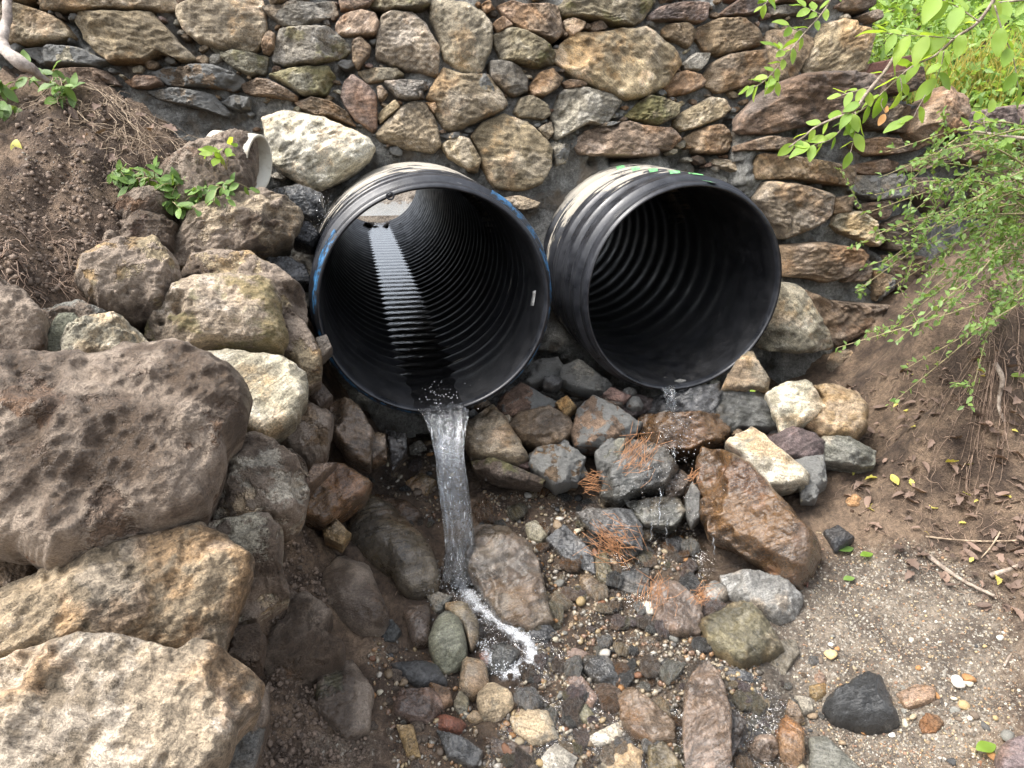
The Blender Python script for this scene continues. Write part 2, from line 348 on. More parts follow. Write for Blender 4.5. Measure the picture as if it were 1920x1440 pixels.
# ------------------------------------------------------------------ ground: one sheet
CTRL = []
for u, v, z in ((560, 1440, .2), (760, 1440, .13), (960, 1440, .09), (1300, 1440, .09), (1700, 1440, .13), (1920, 1440, .19), (650, 1300, .2), (900, 1250, .165), (1200, 1250, .165),
                (1500, 1250, .18), (1700, 1250, .21), (1900, 1250, .27), (700, 1130, .25), (850, 1100, .235), (1000, 1100, .235), (1250, 1120, .235), (1500, 1120, .26), (1700, 1120, .29), (1900, 1100, .35),
                (700, 960, .33), (900, 980, .3), (1100, 1000, .30), (1300, 1000, .31), (1600, 1000, .36), (1800, 980, .40), (1000, 900, .35), (1200, 900, .37), (1500, 930, .40), (760, 850, .40), (900, 840, .4), (1100, 860, .4),
                (1650, 850, .5), (1800, 850, .53), (1930, 850, .57), (1560, 790, .52), (1750, 720, .72), (1900, 720, .78), (1850, 620, .95)):
    d = ray(u, v); p = CAM+d*((z-CAM_Z)/d[2]); CTRL.append(p)
for u, v, y in ((250, 300, 2.05), (100, 400, 1.75), (0, 250, 2.0), (400, 285, 2.2), (350, 390, 2.05), (440, 290, 2.1), (450, 340, 2.06), (120, 520, 1.62), (30, 480, 1.5), (-100, 420, 1.5), (60, 150, 2.2), (200, 170, 2.22), (-100, 150, 2.2),
                (190, 420, 1.8), (260, 400, 1.9), (1900, 560, 1.95), (1780, 560, 2.25), (1920, 450, 2.3)):
    CTRL.append(at_y(u, v, y))
CTRL += [np.array(q, float) for q in ((-.42, 1.2, .16), (-.42, 1.6, .28), (-.5, 2.0, .42), (-.55, 2.35, .5), (-.62, 1.2, .32), (-.66, 1.6, .56), (-.7, 1.9, .8), (-.95, 1.1, .55), (-1.1, 1.4, .85), (-.42, .8, .18), (-.9, .8, .34), (-.3, .9, .14),
         (0, .8, .06), (.5, .8, .06), (1.1, .9, .15), (-1.6, .8, .7), (-1.7, 1.3, 1.1), (1.7, 1.2, .5), (2.0, 1.8, .95), (0, 2.6, .42), (.6, 2.6, .44), (-.5, 2.7, .5), (0, .2, .03), (1, .2, .08), (-1, .2, .2), (1.3, 2.5, .7), (1.6, 2.5, 1.05), (-.3, 2.3, .42), (.2, 2.4, .40))]
CTRL = np.array(CTRL)
_A = np.linalg.norm(CTRL[:, None, :2]-CTRL[None, :, :2], axis=2); _n = len(CTRL)
_Mx = np.zeros((_n+3, _n+3)); _Mx[:_n, :_n] = -_A + np.eye(_n)*0.012
_Q = np.c_[np.ones(_n), CTRL[:, :2]]; _Mx[:_n, _n:] = _Q; _Mx[_n:, :_n] = _Q.T
_wt = np.linalg.solve(_Mx, np.r_[CTRL[:, 2], 0, 0, 0])
def gbase(x, y):
    x = np.asarray(x, float).ravel(); y = np.asarray(y, float).ravel()
    xc = np.clip(x, -2.2, 2.3); yc = np.clip(y, 0.0, 2.75)
    z = np.empty(len(x))
    for a in range(0, len(x), 20000):
        b = a+20000; D = np.hypot(xc[a:b, None]-CTRL[None, :, 0], yc[a:b, None]-CTRL[None, :, 1])
        z[a:b] = -D@_wt[:_n]+_wt[_n]+_wt[_n+1]*xc[a:b]+_wt[_n+2]*yc[a:b]
    # beyond the gully: banks left and right, low bed behind the wall, a hillside behind the wing wall
    z = z + np.clip(-x-2.2, 0, 3)*0.25 + np.clip(x-2.3, 0, 3)*0.45
    back = smooth(2.75, 3.2, y); up = 0.93+np.clip(y-6.5, 0, 6)*0.05
    hill = 1.42+np.clip(y-2.8, 0, 6)*0.52+np.clip(x-1.5, 0, 5)*0.1
    side = smooth(1.35, 1.75, x)
    z = z*(1-back)+back*(np.where(y > 5.15, up, np.minimum(z, 0.5))*(1-side)+hill*side)
    front = smooth(0.2, -2.0, y)
    return z*(1-front)+front*0.0
def gdetail(x, y):
    p = np.c_[x, y, np.zeros(len(x))]
    left = smooth(-0.2, -0.6, x)
    n = fbm(p*9, 4, 3)*0.016+fbm(p*38, 3, 9)*0.006
    n = n + left*(fbm(p*16, 4, 21)*0.024+(np.abs(fbm(p*11, 4, 25))-.3)*.04+fbm(p*55, 2, 27)*.006)
    return n
def gz(x, y):
    x = np.atleast_1d(np.asarray(x, float)); y = np.atleast_1d(np.asarray(y, float)); return gbase(x, y)+gdetail(x, y)
xs = np.r_[-40, -25, -15, -9, -6, -4, -3, np.arange(-2.4, -1.35, 0.04), np.arange(-1.35, 1.75, 0.0095), np.arange(1.75, 2.6, 0.03), 3, 4, 6, 9, 15, 25, 40]
ys = np.r_[-30, -15, -8, -4, -2, -1, -.3, np.arange(0, 0.85, 0.04), np.arange(0.85, 2.75, 0.0095), np.arange(2.75, 3.4, 0.05), np.arange(3.5, 9, 0.2), 10, 12, 15, 20, 30, 60]
GX, GY = np.meshgrid(xs, ys); gx, gy = GX.ravel(), GY.ravel(); gzv = gz(gx, gy)
_big = (np.abs(gx) > 2.6) | (gy > 3.5) | (gy < -.3)
nx, ny = len(xs), len(ys)
i0 = (np.arange(ny-1)[:, None]*nx+np.arange(nx-1)[None]).ravel()
gm = bpy.data.meshes.new('ground'); gm.vertices.add(len(gx)); gm.vertices.foreach_set('co', np.c_[gx, gy, gzv].ravel().astype(np.float32))
_f = np.c_[i0, i0+1, i0+nx+1, i0+nx].astype(np.int32)
gm.loops.add(_f.size); gm.loops.foreach_set('vertex_index', _f.ravel()); gm.polygons.add(len(_f)); gm.polygons.foreach_set('loop_start', np.arange(0, _f.size, 4, dtype=np.int32))
gm.polygons.foreach_set('use_smooth', np.ones(len(_f), bool)); gm.update(calc_edges=True)
pu, pv = project(np.c_[gx, gy, gzv])
infr = (gy > 0.5) & (gy < 3)
def blob(u, v, ru, rv): return np.exp(-(((pu-u)/ru)**2+((pv-v)/rv)**2))*infr
sand = np.clip(blob(1680, 1150, 190, 130)+blob(1600, 1330, 330, 170)*1.0+blob(1300, 1080, 160, 120)*.25+blob(1150, 1250, 220, 160)*.25+blob(640, 1400, 130, 60)*.55, 0, 1)
sand = np.where((gy > 5) & (gx < 1.3), 1.0, sand)
wet = np.clip(blob(1150, 1180, 260, 220)+blob(900, 1150, 130, 140)+blob(1060, 1330, 230, 140)+blob(1260, 1000, 170, 110)+blob(760, 860, 150, 80)+blob(1400, 1330, 130, 120)*.7, 0, 1)
ca = gm.color_attributes.new('zone', 'FLOAT_COLOR', 'POINT'); ca.data.foreach_set('color', np.c_[sand, wet, np.zeros(len(gx)), np.ones(len(gx))].ravel().astype(np.float32))
kind(ob('ground', gm, M['ground']), 'structure')
def hit(u, v, y0=0.35, y1=2.75):
    "first point of the ground on the ray through a pixel"
    d = ray(u, v); ts = np.linspace(y0, y1, 240)/d[1]; P = CAM[None]+ts[:, None]*d[None]
    below = P[:, 2] < gbase(P[:, 0], P[:, 1]); k = int(np.argmax(below)) if below.any() else len(ts)-1
    return P[k]

# ------------------------------------------------------------------ stones
_gridc = {}
def disk_grid(n):
    "square grid: ring radius and place round the rim for every vertex, quads, rim loop"
    if n in _gridc: return _gridc[n]
    ax = np.linspace(-1, 1, n); A, Bq = np.meshgrid(ax, ax); a, b_ = A.ravel(), Bq.ravel(); m_ = np.maximum(np.abs(a), np.abs(b_)); mm = np.where(m_ < 1e-9, 1, m_); p, q = a/mm, b_/mm
    s_ = np.where((q <= -1+1e-6) & (p < 1-1e-6), (p+1)/2, np.where((p >= 1-1e-6) & (q < 1-1e-6), 1+(q+1)/2, np.where((q >= 1-1e-6) & (p > -1+1e-6), 2+(1-p)/2, 3+(1-q)/2)))/4
    i0_ = (np.arange(n-1)[:, None]*n+np.arange(n-1)[None]).ravel(); Fq = [(i, i+1, i+n+1, i+n) for i in i0_]
    loop = [j for j in range(n)]+[j*n+n-1 for j in range(1, n)]+[(n-1)*n+j for j in range(n-2, -1, -1)]+[j*n for j in range(n-2, 0, -1)]
    _gridc[n] = (m_, s_ % 1.0, Fq, loop); return _gridc[n]
def stone_mesh(name, P2, bulge, back, seed, res=31, K=4, q=5.0, jag=0.02, rough=0.05, planes=None, layer=0.0, chips=3, cut=.08, bumpy=1.0):
    rs = np.random.RandomState(seed); P = np.asarray(P2, float); c = P.mean(0)
    nx_ = np.roll(P, -1, 0); P = np.stack([P*(1-cut)+nx_*cut, P*cut+nx_*(1-cut)], 1).reshape(-1, 2)
    ang = np.arctan2(P[:, 1]-c[1], P[:, 0]-c[0]); P = np.roll(P, -int(np.argmin(np.abs(ang+2.356))), 0)
    seg = np.linalg.norm(np.roll(P, -1, 0)-P, axis=1); cum = np.r_[0, np.cumsum(seg)]; L = cum[-1]; Pc = np.vstack([P, P[:1]])
    m_, s_, Fq, loop = disk_grid(res); N = len(loop)
    B = np.c_[np.interp(s_*L, cum, Pc[:, 0]), np.interp(s_*L, cum, Pc[:, 1])]
    size = math.sqrt(max(1e-6, np.ptp(P[:, 0])*np.ptp(P[:, 1])))
    B = c+(B-c)*(1+jag*fbm(np.c_[B/size*9, np.full(len(B), seed*1.7)], 4, seed, .6))[:, None]
    T = 1-(1-m_)**1.35
    V = np.c_[c+(B-c)*T[:, None], np.zeros(len(B))]; X = (V[:, :2]-c)/size
    if planes is None:
        planes = []
        for k in range(2 if K < 4 else 3):
            a = rs.uniform(0, 2*math.pi); sl = rs.uniform(.1, .6); planes.append((rs.uniform(.85, 1.2), sl*math.cos(a), sl*math.sin(a)))
    planes = list(planes)
    for k in range(chips):                                  # broken corners and edges
        a = rs.uniform(0, 2*math.pi); sl = rs.uniform(1.4, 3.2); planes.append((.85+sl*rs.uniform(.22, .42), sl*math.cos(a), sl*math.sin(a)))
    pn = np.c_[X*3.1, np.full(len(X), seed*.37)]
    w1 = fbm(pn*1.1, 4, seed+3, .6)*.11
    h = np.min([p0+gx_*(X[:, 0]+w1)+gy_*(X[:, 1]-w1) for p0, gx_, gy_ in planes], axis=0)
    h = np.clip(h, 0.1, None)*bulge*np.power(np.clip(1-T**q, 0, 1), 1/2.2)
    amp = rough*min(size, .5)
    body = np.clip((1-T)*5, 0, 1)
    d = fbm(pn, 5, seed, .55)*amp*(.3+.7*body)+fbm(pn*6, 4, seed+2, .65)*amp*.28*bumpy
    rd = 1-np.abs(fbm(pn*2.0, 4, seed+5, .6)); d += (rd-.6)*amp*.7*bumpy*body
    w = 0
    if layer:
        a = rs.uniform(-.35, .35); w = (X[:, 1]*math.cos(a)+X[:, 0]*math.sin(a))*11+fbm(pn*1.4, 4, seed+9)*.9
        d += (np.abs((w % 1)-.5)-.25)*layer*size*.11*body
    V[:, 2] = h+d*np.where(T >= 1, 0.3, 1)
    R1 = V[loop]; base = len(V)
    back_r = [(1.0, .35), (.97, .75), (.8, 1.0)]
    for sc, dp in back_r:
        V = np.vstack([V, np.c_[c+(R1[:, :2]-c)*sc, np.full(N, -back*dp)+fbm(np.c_[R1[:, :2]/size*4, np.full(N, dp*5+seed)], 2, seed)*amp]])
    V = np.vstack([V, [[c[0], c[1], -back]]])
    Fc = list(Fq); prev = list(loop)
    for r in range(len(back_r)):
        cur = [base+r*N+k for k in range(N)]
        for k in range(N): Fc.append((prev[k], cur[k], cur[(k+1) % N], prev[(k+1) % N]))
        prev = cur
    e = len(V)-1
    for k in range(N): Fc.append((prev[k], e, prev[(k+1) % N]))
    m = mesh(name, V, Fc)
    pw = V*np.array([1, 1, 1.])+seed*3.7
    var = [np.clip(.5+.55*fbm(pw*f_, 3, seed+i), 0, 1) for i, f_ in ((11, 9.0), (23, 8.0), (37, 12.0))]
    at = m.color_attributes.new('var', 'FLOAT_COLOR', 'POINT'); at.data.foreach_set('color', np.c_[var[0], var[1], var[2], np.ones(len(V))].ravel().astype(np.float32))
    return m
def frame(n):
    n = nrm(n); e1 = np.cross([0, 0, 1.], n)
    e1 = nrm(e1) if np.linalg.norm(e1) > 1e-3 else RX
    if e1[0] < 0: e1 = -e1
    e2 = np.cross(n, e1); return e1, e2, n
_seed = [100]; GROW = [1.035]
def stone(name, poly, p0, n, bulge, back, mat, color, parent=None, **kw):
    "outline in photo pixels laid on the stone's own plane (p0, n); bulge and back in metres"
    _seed[0] += 1
    pl = pp(poly) if isinstance(poly, str) else poly
    e1, e2, n = frame(n); W3 = [at_plane(u, v, p0, n) for u, v in pl]; c = np.mean(W3, axis=0); W3 = [c+(w-c)*GROW[0] for w in W3]
    P2 = [((w-c)@e1, (w-c)@e2) for w in W3]
    if sum(P2[i][0]*P2[(i+1) % len(P2)][1]-P2[(i+1) % len(P2)][0]*P2[i][1] for i in range(len(P2))) < 0: P2 = P2[::-1]
    o = ob(name, stone_mesh(name, P2, bulge, back, _seed[0], **kw), M[mat] if isinstance(mat, str) else mat, None, color)
    mx = Matrix(((e1[0], e2[0], n[0], c[0]), (e1[1], e2[1], n[1], c[1]), (e1[2], e2[2], n[2], c[2]), (0, 0, 0, 1)))
    if parent is not None:
        o.parent = parent; o.matrix_parent_inverse = Matrix.Translation(-Vector(parent.location))
    o.matrix_world = mx if parent is None else mx
    if parent is not None: o.matrix_basis = mx
    return o

# ------------------------------------------------------------------ pipes (geometry first: the wall is pierced by them)
AX = nrm((-.2466, 1.0724, .0758))
PC_L = at_depth(819, 573, 2.0); PC_R = at_depth(1287, 548, 2.22); R_OUT, R_IN = 0.350, 0.318
PA = nrm(np.cross(AX, [0, 0, 1.])); PB = np.cross(PA, AX)      # right, up

WALL_N = nrm((-.21, 1, -.10))*-1      # outward, towards the camera
WALL_P = np.array([0, 2.53, 1.05])
WING_P = WALL_P+WALL_N*0.13
def mortar_sheet(name, mask, P0, res, umin, umax, thick, off, amp, parent, holes=True, deep=1.0):
    e1, e2, n = frame(WALL_N); a = np.arange(umin[0], umax[0], res); b = np.arange(umin[1], umax[1], res)
    A, Bm = np.meshgrid(a, b); W3 = P0[None]+A.ravel()[:, None]*e1+Bm.ravel()[:, None]*e2
    u, v = project(W3); keep = inpoly(u, v, mask)
    if holes:
        for C in (PC_L, PC_R):
            q = W3-C; s = q@AX; keep &= np.hypot(q@PA, q@PB) > R_OUT-.022
    q3 = np.c_[A.ravel(), Bm.ravel(), np.full(A.size, 2.2)]
    d = fbm(q3*14, 5, 31)*amp+np.abs(fbm(q3*36, 3, 77))*amp*.9
    d -= smooth(.25, .75, fbm(q3*5.2, 3, 55))*.10*deep
    Fr = W3+n[None]*(off+d)[:, None]; Bk = W3-n[None]*thick
    na, nb_ = len(a), len(b); K2 = keep.reshape(nb_, na); cell = K2[:-1, :-1] & K2[1:, :-1] & K2[:-1, 1:] & K2[1:, 1:]
    idx = np.arange(na*nb_).reshape(nb_, na); tot = na*nb_; Fc = []
    js, is_ = np.nonzero(cell)
    for j, i in zip(js, is_):
        Fc.append((idx[j, i], idx[j, i+1], idx[j+1, i+1], idx[j+1, i]))
    pad = np.zeros((nb_+1, na+1), bool); pad[1:-1, 1:-1] = cell[:, :] if False else cell
    for j, i in zip(js, is_):
        for dj, di, p, q in ((-1, 0, idx[j, i], idx[j, i+1]), (1, 0, idx[j+1, i+1], idx[j+1, i]), (0, -1, idx[j+1, i], idx[j, i]), (0, 1, idx[j, i+1], idx[j+1, i+1])):
            if not pad[j+1+dj, i+1+di]: Fc.append((p, tot+p, tot+q, q))
    step = 1
    for j, i in zip(js, is_): Fc.append((tot+idx[j, i], tot+idx[j+1, i], tot+idx[j+1, i+1], tot+idx[j, i+1]))
    V = np.vstack([Fr, Bk]); used = np.unique(np.array(Fc).ravel()); mp = np.full(len(V), -1); mp[used] = np.arange(len(used))
    o = ob(name, mesh(name, V[used], mp[np.array(Fc)]), M['mortar'], parent); return o
wall = empty('stone_wall', at_plane(700, 800, WALL_P, WALL_N)); tag(wall, 'tall mortared fieldstone wall that both black pipes come out of', 'stone wall')
mortar_sheet('mortar', [(-420, -330), (1640, -330), (1637, 60), (1618, 150), (1520, 160), (1520, 760), (900, 800), (560, 860), (300, 700), (-420, 600)], WALL_P, .0105, (-2.3, -.75), (1.7, 1.6), .35, -.020, .017, wall)
settle(wall)
wing = empty('wing_wall', at_plane(1600, 720, WING_P, WALL_N)); tag(wing, 'lower rough stone wing wall with jutting ledge stones under the leafy branch', 'stone wall')
mortar_sheet('mortar', [(1396, 345), (1400, 235), (1430, 190), (1480, 165), (1640, 168), (1720, 185), (1770, 260), (1880, 300), (1960, 330), (1960, 800), (1470, 800), (1470, 560), (1475, 450)], WING_P, .0105, (.3, -.75), (2.6, 1.2), .35, -.034, .02, wing, True)
settle(wing)

# colours of the stones as they look in daylight
C = dict(tan2=(163, 145, 122), tan3=(166, 150, 132), wetbrown=(112, 98, 78), tan=(170, 153, 127), pale=(192, 182, 158), beige=(178, 164, 144), brown=(138, 116, 94), dark=(102, 88, 75), red=(138, 113, 100), grey=(142, 140, 131), green=(144, 144, 124),
         white=(190, 182, 162), gold=(172, 144, 102), pink=(170, 140, 118), purple=(118, 103, 98), orange=(158, 122, 88), slate=(86, 86, 84), black=(54, 55, 57), olive=(124, 116, 90), rust=(118, 86, 50), mudc=(120, 100, 84), brick=(158, 100, 76))
def cc(k, j=0.0):
    r, g, b = C[k]; rs = random.Random(_seed[0]*7+3); f = 1+rs.uniform(-.07, .07)
    tr_, tg_, tb_ = C['tan']; r, g, b = r+(tr_*.9-r)*j, g+(tg_*.9-g)*j, b+(tb_*.9-b)*j
    return srgb(min(255, r*f), min(255, g*f), min(255, b*f*(1+rs.uniform(-.04, .04))), .86)
WS = '''tan|15,5 45,12 95,28 122,45 140,72 110,77 60,85 20,83 4,60 2,25
tan|75,-45 200,-50 330,-40 338,8 328,20 300,22 200,20 100,22 80,18
tan|142,35 155,24 200,27 285,25 310,50 340,85 374,116 340,118 322,106 300,102 275,119 262,120 210,118 180,95 160,75
beige|333,20 355,5 375,-30 480,-30 497,20 499,60 490,85 470,98 420,95 375,80 345,58
green|395,92 402,90 450,100 503,106 497,138 470,143 440,130 425,118|moss
grey|40,92 95,88 160,95 205,118 180,130 80,122|mort2
pink|105,137 150,133 200,134 220,150 227,162 180,158 120,148
pink|233,152 260,143 300,148 306,158 280,168 250,165
brown|285,137 310,127 400,125 445,140 460,153 440,172 400,166 320,161|mort
grey|278,172 330,166 400,178 432,212 425,220 380,206 300,187|mort2
grey|413,192 440,180 470,185 470,206 445,209|mort2
brown|450,158 480,150 505,152 530,165 558,181 556,191 540,188 515,183 480,181 460,173
grey|492,16 525,9 628,3 634,31 600,40 565,56 536,56 522,44 505,32
tan|498,-12 560,-14 552,5 510,12
brown|505,55 517,66 515,92 504,104 493,100 491,88 500,65
grey|527,57 617,56 640,72 660,85 657,97 642,110 587,123 535,125 513,117 518,82 521,70|moss
red|635,0 650,-28 690,-28 702,3 688,15 665,22 640,20
brown|630,47 640,30 680,22 703,30 711,48 705,69 655,72 632,65
olive|695,14 703,-25 802,-25 806,12 790,21 730,23|moss
beige|715,35 732,24 777,27 800,52 822,92 820,143 762,132 705,111 706,70
brown|659,80 675,72 696,90 692,105 672,131 661,117
pale|807,0 870,5 905,25 922,50 919,97 902,135 890,141 860,132 832,112 822,72 806,37
olive|670,135 695,129 745,129 758,140 735,151 690,158
green|503,142 555,127 615,125 629,147 610,181 567,178 540,163|moss
red|639,182 645,155 660,141 688,160 706,180 707,240 700,248 665,225 651,207
brown|706,165 715,162 728,177 717,193 709,187
grey|719,155 752,152 812,155 807,170 792,173 797,186 762,188 745,184
tan|830,129 842,132 867,142 915,140 951,195 940,208 850,247 830,240 814,212 816,197 797,185 810,162
tan|706,217 740,188 750,202 714,232
gold|796,193 813,191 820,212 812,215
tan|705,250 750,202 775,190 797,195 818,230 826,275 812,288 755,278 715,266
brown|553,192 585,183 620,192 652,212 667,238 650,232 620,220 590,217 565,205
tan|826,272 855,256 877,260 901,300 895,323 880,322 840,296
tan|884,257 905,230 945,216 985,228 1010,252 1030,275 1030,312 1010,346 975,358 930,352 908,320 898,285
brown|901,10 915,2 930,17 910,27
orange|921,47 940,34 960,52 932,63
olive|925,65 958,54 985,62 1020,82 1040,100 1037,120 1012,128 965,118 940,115 930,85|moss
brown|930,12 960,3 982,10 1045,11 1055,52 1058,62 1038,76 1020,73 980,60 956,45
grey|916,117 940,116 972,125 988,150 988,172 965,180 950,175 925,155 918,145
tan|1056,40 1067,34 1096,45 1090,57 1072,70 1061,60
olive|1052,22 1046,15 1085,-30 1225,-30 1218,15 1205,36 1185,52 1150,48 1120,38 1085,35 1057,30|moss
tan|1040,95 1080,62 1135,62 1165,54 1185,57 1205,53 1222,65 1260,97 1273,122 1245,160 1210,181 1172,187 1147,178 1110,160 1080,145 1041,117
brown|1230,-18 1268,-18 1262,3 1240,7
purple|1214,30 1235,15 1272,8 1326,7 1322,38 1310,44 1260,41 1217,40
brown|1240,57 1250,46 1285,44 1307,57 1300,77 1287,92 1267,80 1246,72
purple|1346,27 1380,2 1417,-22 1427,25 1385,33 1355,32
brown|1306,72 1310,52 1335,39 1385,36 1415,50 1431,77 1422,87 1385,97 1355,105 1321,95
grey|1279,120 1297,102 1328,102 1320,122 1307,135 1285,132
brown|1321,140 1332,120 1355,107 1425,96 1430,117 1425,145 1410,160 1350,174 1321,162
brown|1244,165 1260,140 1285,133 1310,142 1320,155 1312,167 1280,178 1255,181
brown|990,165 1010,137 1032,131 1056,147 1045,165 1020,181 1000,181
purple|1054,155 1067,150 1100,157 1095,165 1062,167
olive|964,210 975,185 992,179 1022,197 1030,217 1017,226 972,221
grey|1031,220 1055,170 1090,164 1145,177 1163,192 1140,227 1132,236 1100,232 1085,240 1042,265 1036,257 1040,240
tan|1005,242 1032,227 1036,250 1025,265
grey|1031,270 1042,265 1068,272 1062,305 1040,312|mort
olive|1171,218 1210,181 1232,185 1267,200 1262,220 1227,238 1200,228|moss
tan|1261,225 1280,210 1330,182 1357,187 1367,207 1350,222 1305,240 1275,247 1263,240
brown|1071,270 1100,245 1172,229 1200,237 1255,242 1273,260 1255,283 1232,281 1230,293 1150,293 1092,290
brown|1279,260 1315,240 1345,234 1371,260 1372,272 1357,288 1307,288
tan|1333,307 1342,297 1390,305 1437,345 1430,367 1410,356 1380,330
tan|940,372 970,366 1011,380 1005,389 975,396
slate|1438,12 1490,10 1522,22 1470,31 1445,29
dark|1560,-28 1640,-28 1636,12 1615,22 1575,18
dark|1609,30 1636,21 1639,42 1622,46
tan|1506,132 1510,110 1540,47 1580,36 1595,42 1600,52 1634,60 1621,107 1612,132 1592,141 1537,144 1511,143
brown|1434,60 1475,57 1521,72 1515,105 1502,117 1490,146 1434,159
brown|1440,-30 1545,-30 1540,5 1480,8 1445,6
brown|1400,120 1430,105 1433,150 1412,165
dark|330,0 350,-20 372,-20 350,5 338,12
tan|-150,-60 60,-60 62,0 40,8 10,2 -150,30
tan|-160,35 0,30 -2,85 -60,100 -160,90
grey|880,150 905,140 920,160 930,180 912,185|mort2
tan|822,255 850,250 880,252 872,258 845,262|mort
dark|1110,240 1130,232 1165,228 1140,240|mort'''
for line in WS.split('\n'):
    q = line.split('|'); m = q[2] if len(q) > 2 else 'dry'; rs = random.Random(len(line)*31+_seed[0])
    pl = pp(q[1]); sz = max(p[0] for p in pl)-min(p[0] for p in pl)
    big_ = sz > 90
    stone('stone', pl, WALL_P, WALL_N, rs.uniform(.028, .05)+(.012 if big_ else 0), .09, m, tuple(min(.9, c_*1.12) for c_ in cc(q[0], .38)[:3])+(1,), wall, res=49 if big_ else 29, K=rs.choice((3, 4, 5)), q=rs.choice((14, 20, 28)), layer=rs.choice((0, .25, .5)), rough=.035)
# small chips pressed into the joints
POLYS = [np.array(pp(l.split('|')[1])) for l in WS.split('\n')]+[np.array(pp('492,222 537,209 612,225 694,262 702,280 692,302 655,332 600,356 575,353 510,309 505,287 498,250'))]
def pdist(x, y):
    best = 1e9
    for Q in POLYS:
        if abs(Q[:, 0].mean()-x) > 190 or abs(Q[:, 1].mean()-y) > 190: continue
        A_ = Q; B_ = np.roll(Q, -1, 0); d_ = B_-A_; t_ = np.clip(((np.array([x, y])-A_)*d_).sum(1)/(d_*d_).sum(1), 0, 1); dd = np.hypot(*(A_+d_*t_[:, None]-np.array([x, y])).T).min()
        if inpoly(np.array([x]), np.array([y]), [tuple(q) for q in Q])[0]: return -1
        best = min(best, dd)
    return best
r_ = np.random.RandomState(77); chips_ = []
for _ in range(2600):
    x, y = r_.uniform(0, 1630), r_.uniform(-20, 345)
    if x < 480 and y > 90+x*.3: continue
    if np.hypot(x-783, y-494) < 214 or np.hypot(x-1175, y-485) < 206 or (x > 1395 and y > 140): continue
    d_ = pdist(x, y)
    if d_ < 3.2: continue
    rad = min(d_*1.12, r_.uniform(5, 15))
    if any(np.hypot(x-cx_, y-cy_) < (rad+cr_)*.95 for cx_, cy_, cr_ in chips_): continue
    chips_.append((x, y, rad))
    if len(chips_) > 120: break
for x, y, rad in chips_:
    m_ = r_.randint(5, 8); an = np.sort(r_.uniform(0, 2*math.pi, m_)); an = np.linspace(0, 2*math.pi, m_, endpoint=False)+r_.uniform(-.35, .35, m_); a_ = r_.uniform(.55, .95); ro = r_.uniform(-.5, .5)
    pl = [(x+rad*(math.cos(q)*1.45*math.cos(ro)-math.sin(q)*a_*math.sin(ro)), y+rad*(math.cos(q)*1.45*math.sin(ro)+math.sin(q)*a_*math.cos(ro))) for q in an]
    stone('stone', pl, WALL_P, WALL_N, r_.uniform(.008, .022), .05, r_.choice(['dry', 'dry', 'mort']), cc(r_.choice(['tan', 'brown', 'grey', 'brown', 'dark', 'pale', 'red']), .2), wall, res=15, q=30, rough=.05, chips=5, cut=.03)
# the pale slab above the left pipe: a lit upper face and an undercut lower one
stone('stone', '492,222 537,209 612,225 694,262 702,280 692,302 655,332 600,356 575,353 510,309 505,287 498,250', WALL_P+WALL_N*.06, WALL_N, .10, .12, 'dry', cc('white'), wall, res=61, q=10, planes=[(1.0, .05, -.28), (.95, .5, .95)], rough=.035, layer=.2)
WG = '''purple|1391,242 1400,213 1440,170 1480,147 1570,142 1610,147 1632,165 1624,195 1590,216 1530,231 1480,243 1450,251 1405,248|dry|.12
dark|1632,146 1715,128 1717,157 1703,175 1647,181 1629,169|dry|.06
dark|1617,194 1706,196 1704,248 1670,248 1627,243 1611,225|dry|.05
brown|1699,248 1709,214 1768,162 1789,180 1789,214 1774,248 1717,283 1713,270|dry|.10
brown|1392,270 1436,256 1512,264 1540,276 1500,285 1425,282 1393,281|dry|.05
brown|1598,270 1633,258 1719,270 1712,282 1664,291 1627,292|dry|.06
gold|1419,310 1428,287 1509,298 1599,311 1604,323 1596,348 1540,343 1487,336 1423,336|dry|.05
brown|1602,309 1660,297 1685,306 1675,319 1633,330 1604,322|dry|.04
tan|1437,341 1495,347 1563,366 1557,403 1520,426 1467,449 1460,430 1445,410 1420,372|dry|.06
grey|1604,330 1685,326 1702,357 1690,373 1635,376 1596,355|mort|.05
brown|1564,372 1597,366 1596,396 1564,401|dry|.03
dark|1604,385 1660,374 1673,382 1660,411 1632,414|dry|.03
pale|1561,422 1572,401 1605,396 1631,412 1638,430 1659,447 1635,462 1600,448 1570,433|dry|.05
brown|1470,460 1535,454 1610,467 1622,480 1610,500 1577,521 1540,529 1510,521 1472,518|dry|.05
brown|1588,516 1620,482 1634,495 1628,526 1580,529|dry|.03
brown|1494,537 1520,550 1545,562 1640,570 1679,572 1660,596 1600,628 1560,649 1524,600|dry|.05
brown|1636,506 1671,517 1671,546 1641,566|mort|.03
brown|1619,641 1690,624 1743,640 1723,666 1690,689 1638,711 1630,687|dry|.06
tan|1546,683 1570,653 1607,649 1615,680 1627,705 1606,716 1570,706 1542,701|dry|.06
dark|1708,335 1730,334 1750,350 1799,362 1756,402 1735,396 1708,365|dry|.05
brown|1688,323 1740,287 1797,259 1852,262 1874,292 1815,311 1757,303 1722,321|dry|.09
purple|1778,252 1800,215 1825,210 1850,205 1930,195 1935,240 1880,262 1800,264|dry|.08
dark|1650,420 1700,400 1740,420 1720,470 1670,470|dry|.03
dark|1800,330 1880,310 1930,330 1930,390 1840,400|dry|.05
dark|1660,480 1730,480 1760,530 1700,560 1675,540|dry|.03'''
